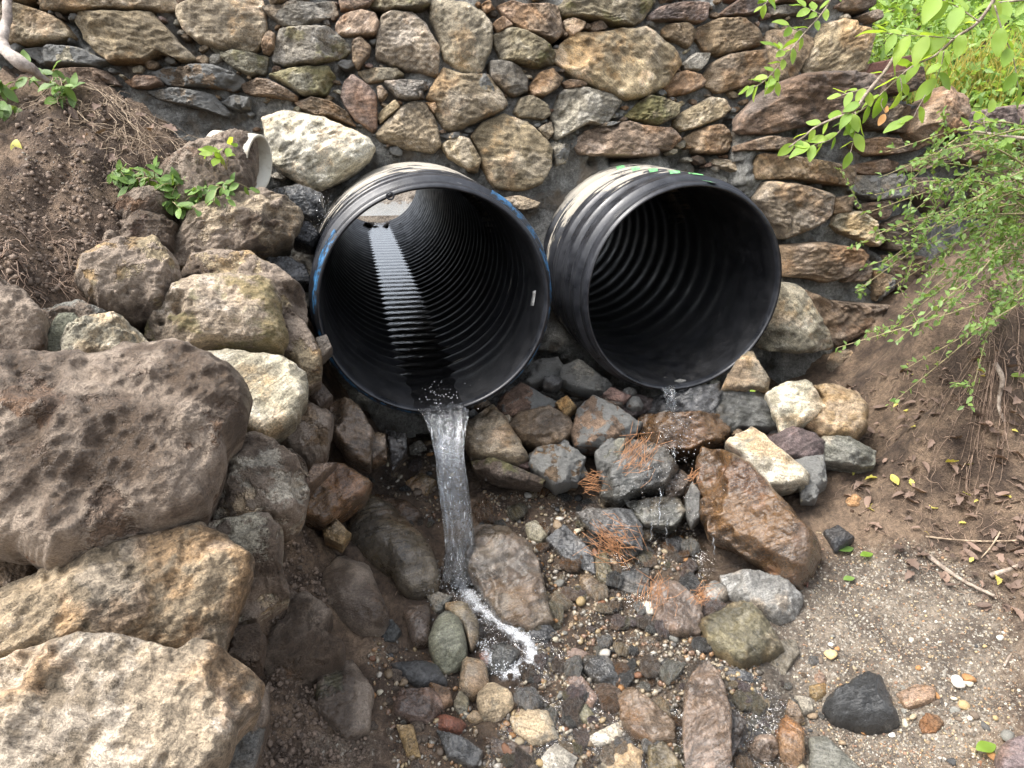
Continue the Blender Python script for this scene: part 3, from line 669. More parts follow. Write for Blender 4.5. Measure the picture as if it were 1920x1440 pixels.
for line in WG.split('\n'):
    k, pl, m, b = line.split('|'); rs = random.Random(len(line)*17+_seed[0])
    extra = {}
    if '1437,341' in pl: extra = dict(planes=[(1.05, .9, .15), (1.0, -.35, .25), (1.2, .1, -.6)])
    stone('stone', pl, WING_P, WALL_N, float(b), .10, m, cc(k, .2), wing, res=43, q=rs.choice((12, 18, 24)), layer=rs.choice((0, .3, .6)), rough=.045, **extra)
stone('stone', '1466,531 1490,534 1510,570 1526,600 1559,652 1485,659 1438,657 1441,615 1458,575', WING_P+WALL_N*.05, WALL_N, .09, .14, 'dry', cc('pale'), wing, res=49, q=8, planes=[(1.0, -.1, -.4), (1.15, -1.0, .1)], rough=.03)

# ------------------------------------------------------------------ the two pipes
PMX = lambda Cc: Matrix(((PA[0], AX[0], PB[0], Cc[0]), (PA[1], AX[1], PB[1], Cc[1]), (PA[2], AX[2], PB[2], Cc[2]), (0, 0, 0, 1)))
def lathe(prof, n=144, a0=0.0, a1=2*math.pi):
    closed = abs(a1-a0-2*math.pi) < 1e-6; cnt = n if closed else n+1; V = []; Fc = []
    for s, r in prof:
        for k in range(cnt):
            a = a0+(a1-a0)*k/n; V.append((r*math.sin(a), s, r*math.cos(a)))
    for i in range(len(prof)-1):
        for k in range(n):
            k2 = (k+1) % cnt if closed else k+1
            Fc.append((i*cnt+k, (i+1)*cnt+k, (i+1)*cnt+k2, i*cnt+k2))
    return V, Fc
def outer_r(s, pitch):
    if s < .045: return R_OUT-.022
    ph = ((s-.045) % pitch)/pitch
    e = smooth(0, .16, ph)*(1-smooth(.66, .82, ph)); return float(R_OUT-.024+.024*e-.003*(abs(ph-.4) < .04)*e)
def make_pipe(C0, label, L, pin, pout, blue):
    root = bpy.data.objects.new('corrugated_pipe', None); COL.objects.link(root); root.matrix_world = PMX(C0); tag(root, label, 'drain pipe', 'drain pipes side by side in the stone wall')
    so = np.r_[np.arange(.03, 1.4, pout/14), np.arange(1.4, L, pout/6)]
    ob('barrel', mesh('barrel', *lathe([(s, outer_r(s, pout)) for s in so])), M['plastic_out'], root)
    si = np.r_[np.arange(.02, 2.2, pin/10), np.arange(2.2, L, pin/6), L]
    amp = lambda s: (.009 if blue else .006)*smooth(.1, .45, s)
    inn = [(s, R_IN+amp(s)*(1-math.cos(2*math.pi*s/pin))*.5) for s in si]
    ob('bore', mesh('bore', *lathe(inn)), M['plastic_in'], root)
    far = [(inn[-1][0], inn[-1][1]), (L, R_OUT-.01)]
    ob('far_rim', mesh('far_rim', *lathe(far)), M['plastic_rim'], root)
    rim = [(.022, R_IN), (.006, R_IN+.001), (.0, R_IN+.004), (-.002, R_IN+.010), (.0, R_OUT-.026), (.003, R_OUT-.0185), (.008, R_OUT-.016), (.05, R_OUT-.016), (.053, R_OUT-.026)]
    ob('rim', mesh('rim', *lathe(rim)), M['plastic_rim'], root)
    if blue:
        for a0, a1, s0, s1 in ((-2.9, -.9, .0, .052), (.5, 2.0, .05, .075), (1.1, 2.75, .004, .05), (2.75, 3.38, .004, .03)):
            pr = [(s, max(outer_r(s, pout), R_OUT-.016)+.0022) for s in np.linspace(s0+.003, s1, 14)]
            b = ob('blue_paint', mesh('blue_paint', *lathe([(s0-.001, R_OUT-.022)]+pr, 90, a0, a1)), M['blue'], root)
    return root
pipeL = make_pipe(PC_L, 'black corrugated pipe with a blue-painted rim and water pouring out', 3.7, .085, .088, True)
pipeR = make_pipe(PC_R, 'black corrugated pipe with green paint marks on top and a thin trickle', 3.8, .105, .098, False)
# paper label inside the left pipe, screw eye on its rim
a0 = math.radians(90)
V = []; Fc = []
for i in range(2):
    for k in range(6):
        a = a0+(k/5)*.16+i*.03-.02; V.append(((R_IN-.003)*math.sin(a), .10+i*.035+k*.002, (R_IN-.003)*math.cos(a)))
for k in range(5): Fc.append((k, k+1, 7+k, 6+k))
o = ob('label_sticker', mesh('label_sticker', V, Fc), M['sticker'], pipeL)
sl = o.modifiers.new('thick', 'SOLIDIFY'); sl.thickness = .001
th = np.linspace(0, 2*math.pi, 17); aa = math.radians(-21)
cx, cz = (R_IN+.006)*math.sin(aa), (R_IN+.006)*math.cos(aa)
ob('eye_ring', mesh('eye_ring', *tube([(cx+.009*math.cos(t_), -.004, cz+.009*math.sin(t_)) for t_ in th], .0028, 6, False)), M['plastic_rim'], pipeL)
# green marks on the right pipe's ribs
for k, (a, s0, s1, w) in enumerate(((.10, -.0035, .048, .03), (.03, .058, .098, .035), (-.06, .14, .175, .035), (-.14, .24, .27, .03), (-.2, .335, .37, .03), (-.25, .43, .465, .03))):
    pr = [(s, (outer_r(s, .098) if s > .05 else R_OUT-.016)+.0022) for s in np.linspace(s0, s1, 8)]
    ob('paint_mark', mesh('paint_mark', *lathe(pr, 6, a, a+w/R_OUT)), M['green'], pipeR)

# the embankment that the pipes run through
emb = []
bx = np.linspace(-9, 1.25, 30); by = np.r_[2.78, 3.2, 3.7, 4.2, 4.6, 4.9, 5.1, 5.3]; bz = np.r_[2.35, 2.42, 2.45, 2.45, 2.42, 2.3, 1.95, 1.6]
V = [(x, y+.2*x*(.22 if y < 3 else .22), z+.04*math.sin(x*3+y*5)) for y, z in zip(by, bz) for x in bx]
Fc = [(j*30+i, j*30+i+1, (j+1)*30+i+1, (j+1)*30+i) for j in range(len(by)-1) for i in range(29)]
kind(ob('embankment_path', mesh('embankment_path', V, Fc), M['ground']), 'structure')

# ------------------------------------------------------------------ boulders and loose rocks
CAMN = lambda u, v, up=.35: nrm(-nrm(ray(u, v))+np.array([0, 0, up]))
def rock(name, poly, Y, label, mat, color, bulge=.10, back=.14, up=.35, group=None, yaw=0.0, **kw):
    pl = pp(poly); u = sum(p[0] for p in pl)/len(pl); v = sum(p[1] for p in pl)/len(pl)
    n = CAMN(u, v, up)+np.array([yaw, 0, 0]); n = nrm(n)
    if Y: p0 = at_y(u, v, Y)
    else:
        v0, v1 = min(p[1] for p in pl), max(p[1] for p in pl); hb = hit(u, min(v1-.22*(v1-v0), 1470)); p0 = at_y(u, v, hb[1]+.35*abs(hit(u, min(v, 1470))[1]-hb[1]))
    o = stone(name, pl, p0, n, bulge, back, mat, cc(color), None, **kw)
    return tag(o, label, 'rock' if name != 'boulder' else 'boulder', group)
BIG = dict(res=91, q=12, rough=.045, chips=5, jag=.035, cut=.04, bumpy=.5)
BO = [
 ('325,480 332,440 365,400 430,372 490,362 540,380 567,408 545,450 500,472 430,487 380,502 340,497', 1.95, 'tan layered boulder just below the white drain pipe', 'dusty', 'tan', .10, .22, dict(planes=[(1.0, .1, -.9), (1.0, 0, .7), (1.15, -.5, 0)], layer=.5)),
 ('186,468 205,425 265,402 310,412 332,422 326,475 300,470 260,460 215,475', 1.86, 'dirt-covered brown boulder with a clod on top at foot of soil bank', 'mud', 'mudc', .08, .18, {}),
 ('143,532 150,500 175,480 235,456 292,454 332,490 343,540 312,583 280,603 220,600 168,562', 1.66, 'rounded dusty brown boulder under the hanging rootlets', 'dusty', 'tan', .12, .2, {}),
 ('343,522 365,485 400,474 470,485 520,510 567,545 577,580 571,602 520,592 480,552 400,547', 1.84, 'long dusty brown boulder wedged between tan layered boulder and mossy one', 'dusty', 'tan', .09, .2, {}),
 ('276,632 285,590 320,558 360,534 450,530 512,540 524,580 537,640 526,670 480,662 400,657 345,670 308,657', 1.68, 'grey-brown boulder with a yellow moss patch beside the blue rim', 'moss', 'tan', .13, .22, dict(planes=[(1.0, 0, -.7), (.95, .1, .6), (1.2, -.8, 0), (1.2, .8, 0)])),
 ('518,580 540,576 572,610 602,665 602,712 575,727 558,682 528,667', 1.74, 'narrow pinkish tan rock squeezed beside the mossy grey-brown boulder', 'dusty', 'tan', .07, .16, {}),
 ('-60,515 0,528 57,570 92,620 87,672 60,694 -60,705', 1.36, 'muddy brown boulder cut off by photo edge below the rootlets', 'mud', 'mudc', .12, .2, {}),
 ('73,582 150,566 202,590 190,604 140,612 78,645', 1.5, 'flat grey rock lying behind the pale green slab', 'dusty', 'grey', .05, .12, {}),
 ('80,652 100,605 110,589 138,588 152,605 137,620 119,640 126,670 100,690', 1.38, 'thin pale green slab standing beside the cream stone', 'dry', 'green', .03, .05, dict(q=9, rough=.02)),
 ('116,647 130,615 175,599 222,595 262,625 293,662 270,672 200,678 150,675 120,667', 1.36, 'cream white rounded stone on top of the huge muddy boulder', 'dry', 'white', .08, .12, {}),
 ('-70,700 0,684 180,690 230,668 292,663 402,694 442,719 469,765 452,822 417,872 402,942 386,977 300,1013 210,1043 120,1065 0,1023 -70,1013', 1.16, 'huge dark mud-caked boulder, largest of the pile', 'mud', 'mudc', .20, .26, dict(planes=[(.85, .1, -.75), (.85, .05, .35), (1.0, .9, 0)], rough=.055, res=141, bumpy=.6)),
 ('353,668 420,659 530,671 572,700 575,750 552,792 495,820 450,802 438,770 428,720', 1.5, 'pale squarish slab of yellow-grey stone behind the huge muddy boulder', 'dry', 'pale', .07, .2, dict(planes=[(1.0, 0, -1.6), (.8, .12, .15)], q=9, rough=.025)),
 ('395,982 440,830 480,819 512,835 557,870 580,920 572,962 537,992 480,988', 1.34, 'pale stone with orange and white stains below the squarish slab', 'dusty', 'pale', .11, .18, {}),
 ('495,817 560,760 612,770 625,790 612,852 580,875 550,852', 1.62, 'dark brown mud-smeared rock next to the wet stones under the blue rim', 'mudwet', 'brown', .09, .15, {}),
 ('570,908 588,872 632,868 602,897 576,918', 1.5, 'small dark wedge of rock pointing at the waterfall', 'damp', 'brown', .03, .06, {}),
 ('520,845 545,842 572,868 582,900 560,890 535,865', 1.5, 'rounded dusty stone half hidden behind the orange-stained stone', 'dusty', 'tan', .04, .08, {}),
 ('376,992 440,980 502,973 528,1010 528,1070 542,1112 480,1153 440,1173 396,1062', 1.2, 'pale grey boulder with a dirt-sprinkled top under the orange-stained stone', 'dusty', 'pale', .11, .18, dict(planes=[(1.0, .2, -.7), (.9, 0, .7), (1.2, .9, 0)])),
 ('-70,1135 100,1066 200,1040 300,1015 380,1008 422,1030 468,1070 462,1112 432,1190 427,1217 410,1238 300,1234 150,1220 0,1250 -70,1265', 1.0, 'broad orange-tan boulder between the huge muddy one and the front one', 'dry', 'tan2', .14, .24, dict(planes=[(.95, .1, -.6), (.85, -.05, .6), (1.1, 1.1, 0)], rough=.055, res=131, bumpy=.6)),
 ('-90,1270 60,1220 130,1207 250,1220 340,1241 370,1221 432,1240 483,1290 483,1332 442,1372 422,1422 380,1500 -90,1540', .84, 'pale pinkish boulder filling the bottom corner, nearest of the pile', 'dry', 'tan3', .12, .28, dict(planes=[(.95, .15, .05), (.9, -.2, -.25), (1.15, .2, .5), (1.15, .9, -.3)], rough=.05, res=141, bumpy=.6)),
 ('412,1240 440,1180 482,1168 498,1200 492,1252 460,1268', 1.08, 'brown stone wedged under the end of the orange-tan boulder', 'dusty', 'brown', .05, .1, {}),
 ('400,1450 440,1380 487,1315 503,1280 505,1350 472,1455', .95, 'dark shaded stone under the end of the pale pinkish front boulder', 'dusty', 'grey', .05, .12, {}),
 ('-60,1030 40,1028 102,1080 60,1112 -60,1140', 1.12, 'brown stone in the shade under the huge muddy boulder', 'dusty', 'brown', .06, .12, {}),
 ('508,357 560,349 602,365 607,402 582,414 530,384', 2.12, 'dark wet flat rock right under the mouth of the white drain pipe', 'wet', 'slate', .05, .12, {}),
 ('498,482 540,484 572,502 584,532 560,535 520,515', 2.0, 'dark wet rock in the gap behind the long dusty boulder', 'wet', 'slate', .04, .1, {}),
 ('540,415 580,420 600,440 585,465 550,455', 2.1, 'black wet rock between the tan layered boulder and the blue rim', 'wet', 'black', .04, .1, {}),
]
for poly, Y, lab, mt, col, bu, ba, ex in BO:
    if not lab: continue
    kw = dict(BIG); kw.update(ex); _r = random.Random(lab)
    if 'planes' not in kw: kw['planes'] = [(1.0, _r.uniform(-.2, .2), -1.0), (.92, _r.uniform(-.3, .3), .5), (1.1, _r.choice((-.8, .8)), 0)]
    rock('boulder' if bu >= .08 else 'rock', poly, Y, lab, mt, col, bu, ba, .35, 'boulders piled beside the stream', **kw)

SM = dict(res=39, q=12, rough=.05, chips=4, jag=.035, cut=.05)
FO = [  # stacked under and between the pipes
 ('989,718 1002,682 1044,672 1057,697 1036,712 998,723', 2.36, 'grey mortar-coated rock under the gap between the pipes', 'mort2', 'grey', .05),
 ('1052,718 1055,692 1085,680 1144,723 1131,738 1082,731', 2.36, 'mortar-smeared flat rock against the foot of the right pipe rim', 'mort', 'grey', .05),
 ('928,780 942,750 976,726 1017,744 1042,757 1029,773 976,780 945,789', 2.25, 'reddish grey flat rock tucked under the blue rim', 'mort', 'red', .06),
 ('1042,757 1063,745 1080,765 1059,782', 2.24, 'small orange-tan stone set in mortar between the pipes', 'dry', 'gold', .03),
 ('957,803 976,783 1029,771 1067,791 1072,810 1047,835 1021,842 979,827', 2.2, 'rounded brown rock below the reddish grey flat one', 'damp', 'brown', .08),
 ('1076,816 1085,780 1112,752 1165,776 1197,795 1180,820 1127,839 1082,839', 2.2, 'blocky grey-brown rock under the rim of the right pipe', 'mort', 'brown', .08),
 ('1126,748 1191,743 1231,755 1218,771 1180,786 1157,770', 2.3, 'dark purplish flat rock under the right pipe', 'damp', 'purple', .04),
 ('1133,739 1146,728 1180,742 1165,754 1142,750', 2.24, 'small oval stone touching the bottom of the right pipe', 'dry', 'red', .02),
 ('1216,772 1233,746 1278,735 1343,726 1346,746 1336,782 1263,786', 2.27, 'black wet slab that the trickle strikes first', 'wet', 'slate', .06),
 ('1201,803 1209,780 1271,786 1346,781 1361,803 1347,827 1297,846 1248,850 1217,827', 2.19, 'wet golden-brown slab under the black slab in the trickle', 'wet', 'rust', .08),
 ('1341,751 1360,735 1398,735 1427,747 1461,802 1432,810 1391,806 1357,821 1341,789', 2.24, 'dark grey rock with a green leaf on it below the right pipe', 'damp', 'slate', .08),
 ('1440,744 1478,724 1508,720 1520,725 1542,763 1527,780 1493,799 1470,808 1458,785', 2.12, 'white speckled squarish stone, brightest of the rocks on the bank', 'dry', 'white', .07),
 ('1525,732 1561,729 1604,742 1622,766 1620,798 1600,818 1572,827 1542,818 1514,801 1534,774 1541,755', 2.12, 'yellow-ochre rounded rock beside the white speckled stone', 'damp', 'gold', .08),
 ('1440,828 1489,803 1527,818 1544,831 1537,858 1523,871 1504,862 1470,859', 2.05, 'flat purplish grey rock below the white speckled stone', 'dry', 'purple', .05),
 ('1541,862 1545,826 1591,826 1637,846 1634,871 1599,874', 2.02, 'grey-brown layered block below the yellow-ochre rock', 'dry', 'grey', .05),
 ('1366,838 1413,807 1451,845 1512,892 1505,905 1463,914 1432,910 1394,861', 1.98, 'pale wedge-shaped rock leaning over the big rusty slab', 'dry', 'pale', .07),
 ('1483,866 1542,861 1548,904 1523,922 1511,904', 1.98, 'grey gritty rock under the purplish grey flat one', 'mort', 'grey', .05),
 ('1501,918 1523,906 1534,921 1528,938 1503,938', 1.92, 'small pale gritty stone at the end of the pale wedge', 'mort2', 'pale', .03),
 ('1356,730 1379,686 1407,662 1438,713 1438,731 1383,734', 2.26, 'tan upright wedge against the side of the right pipe', 'dry', 'tan', .06),
 ('864,805 925,765 947,789 985,856 968,868 925,864 886,852', 2.12, 'olive-tan triangular rock right of the waterfall top', 'damp', 'tan', .07),
 ('890,868 923,862 1015,897 1011,907 938,899 898,882', 2.05, 'long dark mossy rock under the olive-tan triangle', 'moss', 'dark', .05),
 ('994,872 1010,843 1066,839 1093,859 1080,903 1040,911 1009,887', 2.08, 'brown block with mortar on top beside the mossy rock', 'mort', 'brown', .06),
 ('1118,852 1142,828 1174,828 1166,856 1142,895 1122,875', 2.1, 'grey rock half buried behind the upper pine needles', 'mort', 'grey', .05),
 ('1129,928 1142,897 1187,836 1242,852 1265,882 1241,918 1195,926 1164,943', 1.99, 'black wet sloping rock under the upper pine needles', 'wet', 'slate', .08),
 ('1247,906 1278,885 1295,901 1279,928 1251,937', 1.98, 'small brown wet rock beneath the trickle', 'wet', 'brown', .04),
 ('1178,944 1267,934 1284,961 1260,990 1210,986 1194,970', 1.93, 'flat grey wet rock that the trickle drips over', 'wet', 'grey', .04),
 ('1285,936 1297,908 1311,924 1311,970 1297,984 1288,966', 1.9, 'pale grey stone standing upright against the rusty slab', 'damp', 'grey', .03),
 ('1085,964 1110,956 1180,957 1198,985 1198,1027 1160,1017 1118,1001', 1.88, 'flat slate-grey wet stone under the lower pine needles', 'wet', 'slate', .02),
 ('1303,872 1317,841 1347,844 1419,882 1474,940 1534,1012 1538,1043 1503,1105 1472,1101 1419,1063 1365,1029 1335,1021 1315,982', 1.84, 'big rust-brown wet slab leaning on end, largest rock of the stream', 'wet', 'rust', .19),
 ('578,972 586,926 631,876 690,915 678,936 612,985', 1.72, 'wet orange-brown block between the boulder pile and the waterfall', 'wet', 'orange', .09),
 ('607,995 631,978 656,1002 640,1027 611,1012', 1.66, 'small yellow-brown stone under the wet orange-brown block', 'damp', 'gold', .04),
 ('620,768 636,755 669,766 697,815 692,871 655,860 628,817', 1.92, 'glistening wet grey-brown rock standing under the left pipe', 'wet', 'brown', .08),
 ('694,812 722,818 724,860 699,868', 1.95, 'small brown wet block beside the glistening rock', 'wet', 'brown', .04),
 ('725,808 762,816 762,852 737,879', 2.0, 'black wet rock in the shade under the left pipe', 'wet', 'black', .04),
 ('592,640 612,632 622,655 605,672', 1.85, 'small grey stone next to the blue rim of the left pipe', 'damp', 'grey', .03),
 ('575,735 605,722 622,745 600,765', 1.8, 'dark stone in the gap beneath the narrow pinkish rock', 'damp', 'dark', .03),
]
GROW[0] = 1.1
for poly, Y, lab, mt, col, bu in FO:
    kw = dict(SM); kw.update(cut=.03, q=20, chips=5)
    if 'rust-brown wet slab' in lab: kw.update(res=91, q=26, rough=.025, layer=.1, chips=1, planes=[(1.12, 2.7, .1), (.64, -.3, -.1), (.9, .1, 1.9)])
    if 'olive-tan' in lab or 'white speckled' in lab: kw.update(q=7)
    GROW[0] = 1.0 if 'rust-brown wet slab' in lab else 1.13
    yaw = -.25 if 'rust-brown wet slab' in lab else 0
    rock('rock', poly, Y, lab, mt, col, bu, .12 if bu > .04 else .07, .35, 'rocks stacked below the pipes', yaw=yaw, **kw)

r_ = np.random.RandomState(314); fc_ = [(np.mean([p[0] for p in pp(q[0])]), np.mean([p[1] for p in pp(q[0])])) for q in FO]
GROW[0] = 1.0
for k in range(46):
    x, y = r_.uniform(885, 1500), r_.uniform(715, 900)
    if y < 700+.0012*(x-812)**2*.2 and x < 1000: continue
    rad = r_.uniform(11, 22); m_ = r_.randint(5, 8); an = np.linspace(0, 2*math.pi, m_, endpoint=False)+r_.uniform(-.35, .35, m_); a_ = r_.uniform(.5, .85)
    o = rock('rock', ' '.join('%.1f,%.1f' % (x+rad*1.2*math.cos(q), y+rad*a_*math.sin(q)) for q in an), 2.30-(y-715)*.0012, 'small angular stone wedged between the rocks below the pipes', r_.choice(['damp', 'mort', 'dry']), r_.choice(['brown', 'grey', 'tan', 'dark', 'slate', 'red']), .035, .07, .35, 'small stones wedged below the pipes', res=21, q=18, chips=5, cut=.03, jag=.04, rough=.05)
GROW[0] = 1.06
BE = [  # lying in the stream bed, depth from the ground
 ('1352,1080 1395,1077 1460,1097 1504,1122 1488,1158 1460,1169 1419,1154 1369,1119', 'long wrinkled grey rock lying under the rusty slab', 'damp', 'grey', .06),
 ('1316,1172 1370,1143 1392,1141 1427,1160 1447,1182 1468,1221 1449,1233 1392,1252 1377,1248 1331,1213', 'angular olive-grey rock with a wet pale facet below the long wrinkled one', 'damp', 'olive', .07),
 ('1318,1110 1336,1090 1359,1099 1367,1118 1347,1136 1319,1130', 'small round grey rock beside the long wrinkled one', 'damp', 'grey', .035),
 ('1221,1106 1225,1091 1271,1095 1312,1130 1320,1170 1311,1186 1259,1190 1228,1166', 'glossy black-brown wet slab in the middle of the stream bed', 'wet', 'brown', .03),
 ('1545,1331 1555,1306 1623,1268 1649,1276 1662,1307 1684,1357 1661,1369 1623,1373 1561,1353', 'black triangular boulder in the gravel', 'damp', 'black', .08),
 ('1456,1384 1464,1351 1476,1344 1508,1375 1508,1421 1487,1442 1463,1421', 'orange-brown ridged wet stone near the black triangular boulder', 'wet', 'orange', .04),
 ('1405,1402 1419,1382 1453,1382 1462,1409 1441,1430 1418,1421', 'round shiny brown stone in the water beside the ridged orange one', 'wet', 'brown', .035),
 ('1285,1293 1301,1261 1327,1242 1351,1269 1371,1345 1367,1460 1292,1460 1281,1375', 'long rust-streaked slab running to the bottom of the photo', 'wet', 'brown', .03),
 ('1159,1304 1180,1291 1233,1330 1265,1360 1265,1391 1225,1400 1186,1385 1168,1361', 'brown wet wedge beside the long rust-streaked slab', 'wet', 'brown', .045),
 ('957,1346 976,1332 1027,1336 1047,1385 1017,1396 998,1400 966,1376', 'cream stone in the water, widest of the pale ones', 'dry', 'white', .03),
 ('893,1306 919,1280 957,1299 964,1323 934,1354 904,1351', 'round cream stone at the edge of the foamy water', 'dry', 'white', .035),
 ('1016,1421 1040,1397 1080,1420 1072,1452 1018,1452', 'cream stone at the very bottom of the stream', 'dry', 'white', .03),
 ('1084,1401 1112,1379 1157,1355 1169,1371 1158,1396 1127,1403', 'cream wedge stone between the brown wedge and the widest cream one', 'dry', 'pale', .025),
 ('1084,1251 1097,1230 1142,1234 1167,1285 1127,1287', 'dark green-grey wet wedge in mid stream', 'wet', 'slate', .02),
 ('1062,1220 1074,1215 1116,1231 1085,1244 1065,1236', 'flat reddish stone on the dark green-grey wedge', 'damp', 'red', .015),
 ('868,1000 910,985 950,990 1000,1035 1027,1130 1032,1162 990,1177 940,1162 905,1110 880,1070', 'broad flat greenish wet slab beside the foot of the waterfall', 'wet', 'wetbrown', .035),
 ('803,1206 817,1166 839,1150 864,1167 875,1212 872,1240 836,1264 818,1247', 'smooth green-grey egg-shaped stone below the waterfall', 'damp', 'green', .06),
 ('830,1133 873,1128 898,1167 898,1194 882,1222 871,1180', 'tan pitted stone behind the egg-shaped one', 'wet', 'tan', .03),
 ('652,1002 669,948 692,932 737,958 803,1025 824,1081 814,1110 775,1121 751,1110 729,1075 660,1041', 'large smooth wet brown boulder left of the waterfall', 'wet', 'wetbrown', .10),
 ('712,934 764,940 796,968 764,989 735,965', 'flat brown wet rock behind the large smooth wet boulder', 'wet', 'brown', .03),
 ('595,1134 605,1080 640,1045 692,1073 729,1157 714,1180 669,1184', 'muddy wet slab below the large smooth wet boulder', 'mudwet', 'brown', .07),
 ('493,1242 525,1130 575,1120 622,1160 607,1197 645,1220 640,1243 520,1289', 'mud-covered slab at the foot of the boulder pile', 'mud', 'mudc', .06),
 ('755,1141 806,1136 808,1206 779,1214 767,1190', 'dark brown wet stone behind the egg-shaped one', 'wet', 'brown', .04),
 ('800,1120 822,1112 848,1120 835,1150 815,1155', 'small green-grey stone at the foot of the waterfall', 'wet', 'grey', .025),
 ('705,1180 735,1165 752,1185 740,1205 722,1208', 'small slate stone beside the dark brown wet one', 'damp', 'slate', .02),
 ('728,1244 813,1242 841,1285 783,1294 744,1263', 'dark grey flat rock in front of the egg-shaped stone', 'damp', 'slate', .03),
 ('868,1236 911,1242 919,1292 881,1314 860,1293', 'rough brown wet rock beside the egg-shaped stone', 'wet', 'tan', .045),
 ('739,1323 752,1298 828,1295 830,1326 806,1358 767,1360 744,1346', 'reddish brown blocky wet rock in front of the dark grey flat one', 'wet', 'red', .045),
 ('803,1284 843,1298 849,1318 828,1332', 'orange-brown stone behind the reddish brown block', 'damp', 'orange', .03),
 ('799,1361 828,1340 875,1356 859,1381 828,1377', 'brick-red rounded stone beside the mud', 'damp', 'brick', .03),
 ('849,1323 862,1295 881,1314 871,1351', 'pale grey-green upright stone next to the round cream one', 'dry', 'green', .02),
 ('871,1346 892,1332 913,1349 888,1362', 'small olive egg-shaped pebble in front of the round cream stone', 'damp', 'gold', .018),
 ('743,1360 775,1363 788,1418 763,1415', 'tan striped plate stuck in the mud near the brick-red stone', 'damp', 'gold', .02),
 ('600,1265 660,1240 700,1300 690,1365 650,1385 590,1330', 'flat brown slab almost buried in mud', 'mudwet', 'olive', .03),
 ('899,1226 912,1221 922,1232 919,1246 904,1249', 'small dark red pebble in the foam', 'wet', 'brick', .012),
 ('938,1372 955,1362 970,1375 960,1388 943,1386', 'bright red pebble in the water by the widest cream stone', 'wet', 'brick', .012),
 ('1519,1383 1550,1384 1612,1442 1600,1460 1519,1460', 'flat grey slab at the bottom edge below the black triangular boulder', 'damp', 'grey', .02),
 ('1543,1000 1570,990 1602,1008 1566,1036', 'small blue-black stone at the end of the rusty slab', 'damp', 'black', .025),
 ('1866,1412 1890,1391 1930,1378 1935,1455 1873,1455', 'smooth purple-brown rock in the bottom corner by the gravel', 'damp', 'purple', .04),
 ('1683,1300 1720,1284 1752,1290 1752,1312 1700,1327', 'flat brown stone sunk in the gravel past the black triangular boulder', 'damp', 'brown', .015),
 ('1585,938 1602,926 1619,937 1613,951 1591,950', 'smooth tan pebble among the dead leaves', 'dry', 'orange', .018),
 ('1723,1357 1735,1341 1760,1344 1769,1358 1755,1374 1729,1371', 'orange-tan pebble alone on the gravel', 'dry', 'orange', .018),
 ('640,1065 655,1052 690,1060 700,1080 670,1085', 'small brown stone in the crack under the smooth wet boulder', 'mudwet', 'brown', .02),
 ('760,905 790,888 818,905 800,930 770,925', 'golden-brown wet stone left of the falling water', 'wet', 'gold', .025),
 ('768,835 790,828 800,842 786,858 770,852', 'pale cream stone behind the waterfall', 'wet', 'white', .02),
 ('985,985 1005,975 1026,1005 1015,1018 992,1010', 'cream and brown stone in the gravel above the greenish slab', 'damp', 'pale', .02),
 ('1115,1045 1135,1035 1150,1080 1140,1100 1120,1090', 'upright olive wet pebble below the lower pine needles', 'wet', 'olive', .025),
 ('1085,1085 1105,1075 1128,1100 1122,1125 1095,1118', 'grey-brown rounded wet pebble next to the upright olive one', 'wet', 'brown', .025),
 ('1025,1010 1060,985 1112,1040 1115,1075 1060,1050', 'dark flat wet stone sloping beside the lower pine needles', 'wet', 'slate', .02),
 ('1165,1075 1215,1065 1218,1110 1190,1120 1160,1105', 'slate-grey flat wet stone next to the glossy slab', 'wet', 'slate', .015),
 ('920,1215 945,1205 975,1225 950,1262 915,1265', 'dark green wet stone splitting the foam', 'wet', 'slate', .025),
 ('990,1175 1030,1172 1045,1190 1020,1205 995,1198', 'dark wet stone at the toe of the greenish slab', 'wet', 'slate', .02),
 ('1060,1275 1085,1262 1120,1310 1110,1330 1080,1310', 'pinkish striped wet stone in mid stream', 'wet', 'pink', .018),
 ('1070,1330 1100,1322 1118,1345 1100,1365 1075,1358', 'grey-green wet stone above the cream wedge', 'wet', 'green', .02),
 ('1400,1360 1375,1330 1360,1345 1350,1390 1372,1420', 'dark wet stone hugging the rust-streaked slab', 'wet', 'dark', .02),
 ('1478,1315 1495,1325 1508,1350 1495,1362 1472,1340', 'shiny brown oval stone above the ridged orange one', 'wet', 'brown', .022),
 ('1490,1305 1520,1310 1525,1335 1505,1340', 'pale yellowish chip beside the shiny brown oval stone', 'dry', 'pale', .014),
 ('1517,1288 1548,1282 1552,1305 1530,1315 1518,1305', 'ochre angular pebble against the black triangular boulder', 'damp', 'gold', .02),
 ('1520,1268 1540,1263 1552,1280 1538,1290', 'orange oval pebble above the ochre angular one', 'wet', 'orange', .016),
 ('1455,1205 1490,1200 1500,1225 1470,1265 1440,1250', 'grey triangular stone behind the angular olive-grey rock', 'damp', 'grey', .02),
 ('1345,1250 1380,1255 1430,1270 1415,1282 1360,1270', 'thin dark sliver of rock in front of the angular olive-grey one', 'wet', 'slate', .014),
 ('1215,1400 1245,1395 1290,1450 1215,1450', 'olive-brown stone at the bottom edge beside the rust-streaked slab', 'wet', 'olive', .02),
 ('1120,1440 1180,1398 1205,1410 1200,1455 1125,1455', 'pale pinkish stone half under water at the bottom edge', 'damp', 'beige', .02),
 ('820,1370 870,1385 905,1410 890,1440 840,1420', 'dark slate plate in the mud at the bottom of the stream', 'wet', 'slate', .015),
 ('905,1385 960,1392 1000,1402 985,1425 925,1415', 'long dark wet stone under the widest cream one', 'wet', 'dark', .018),
]
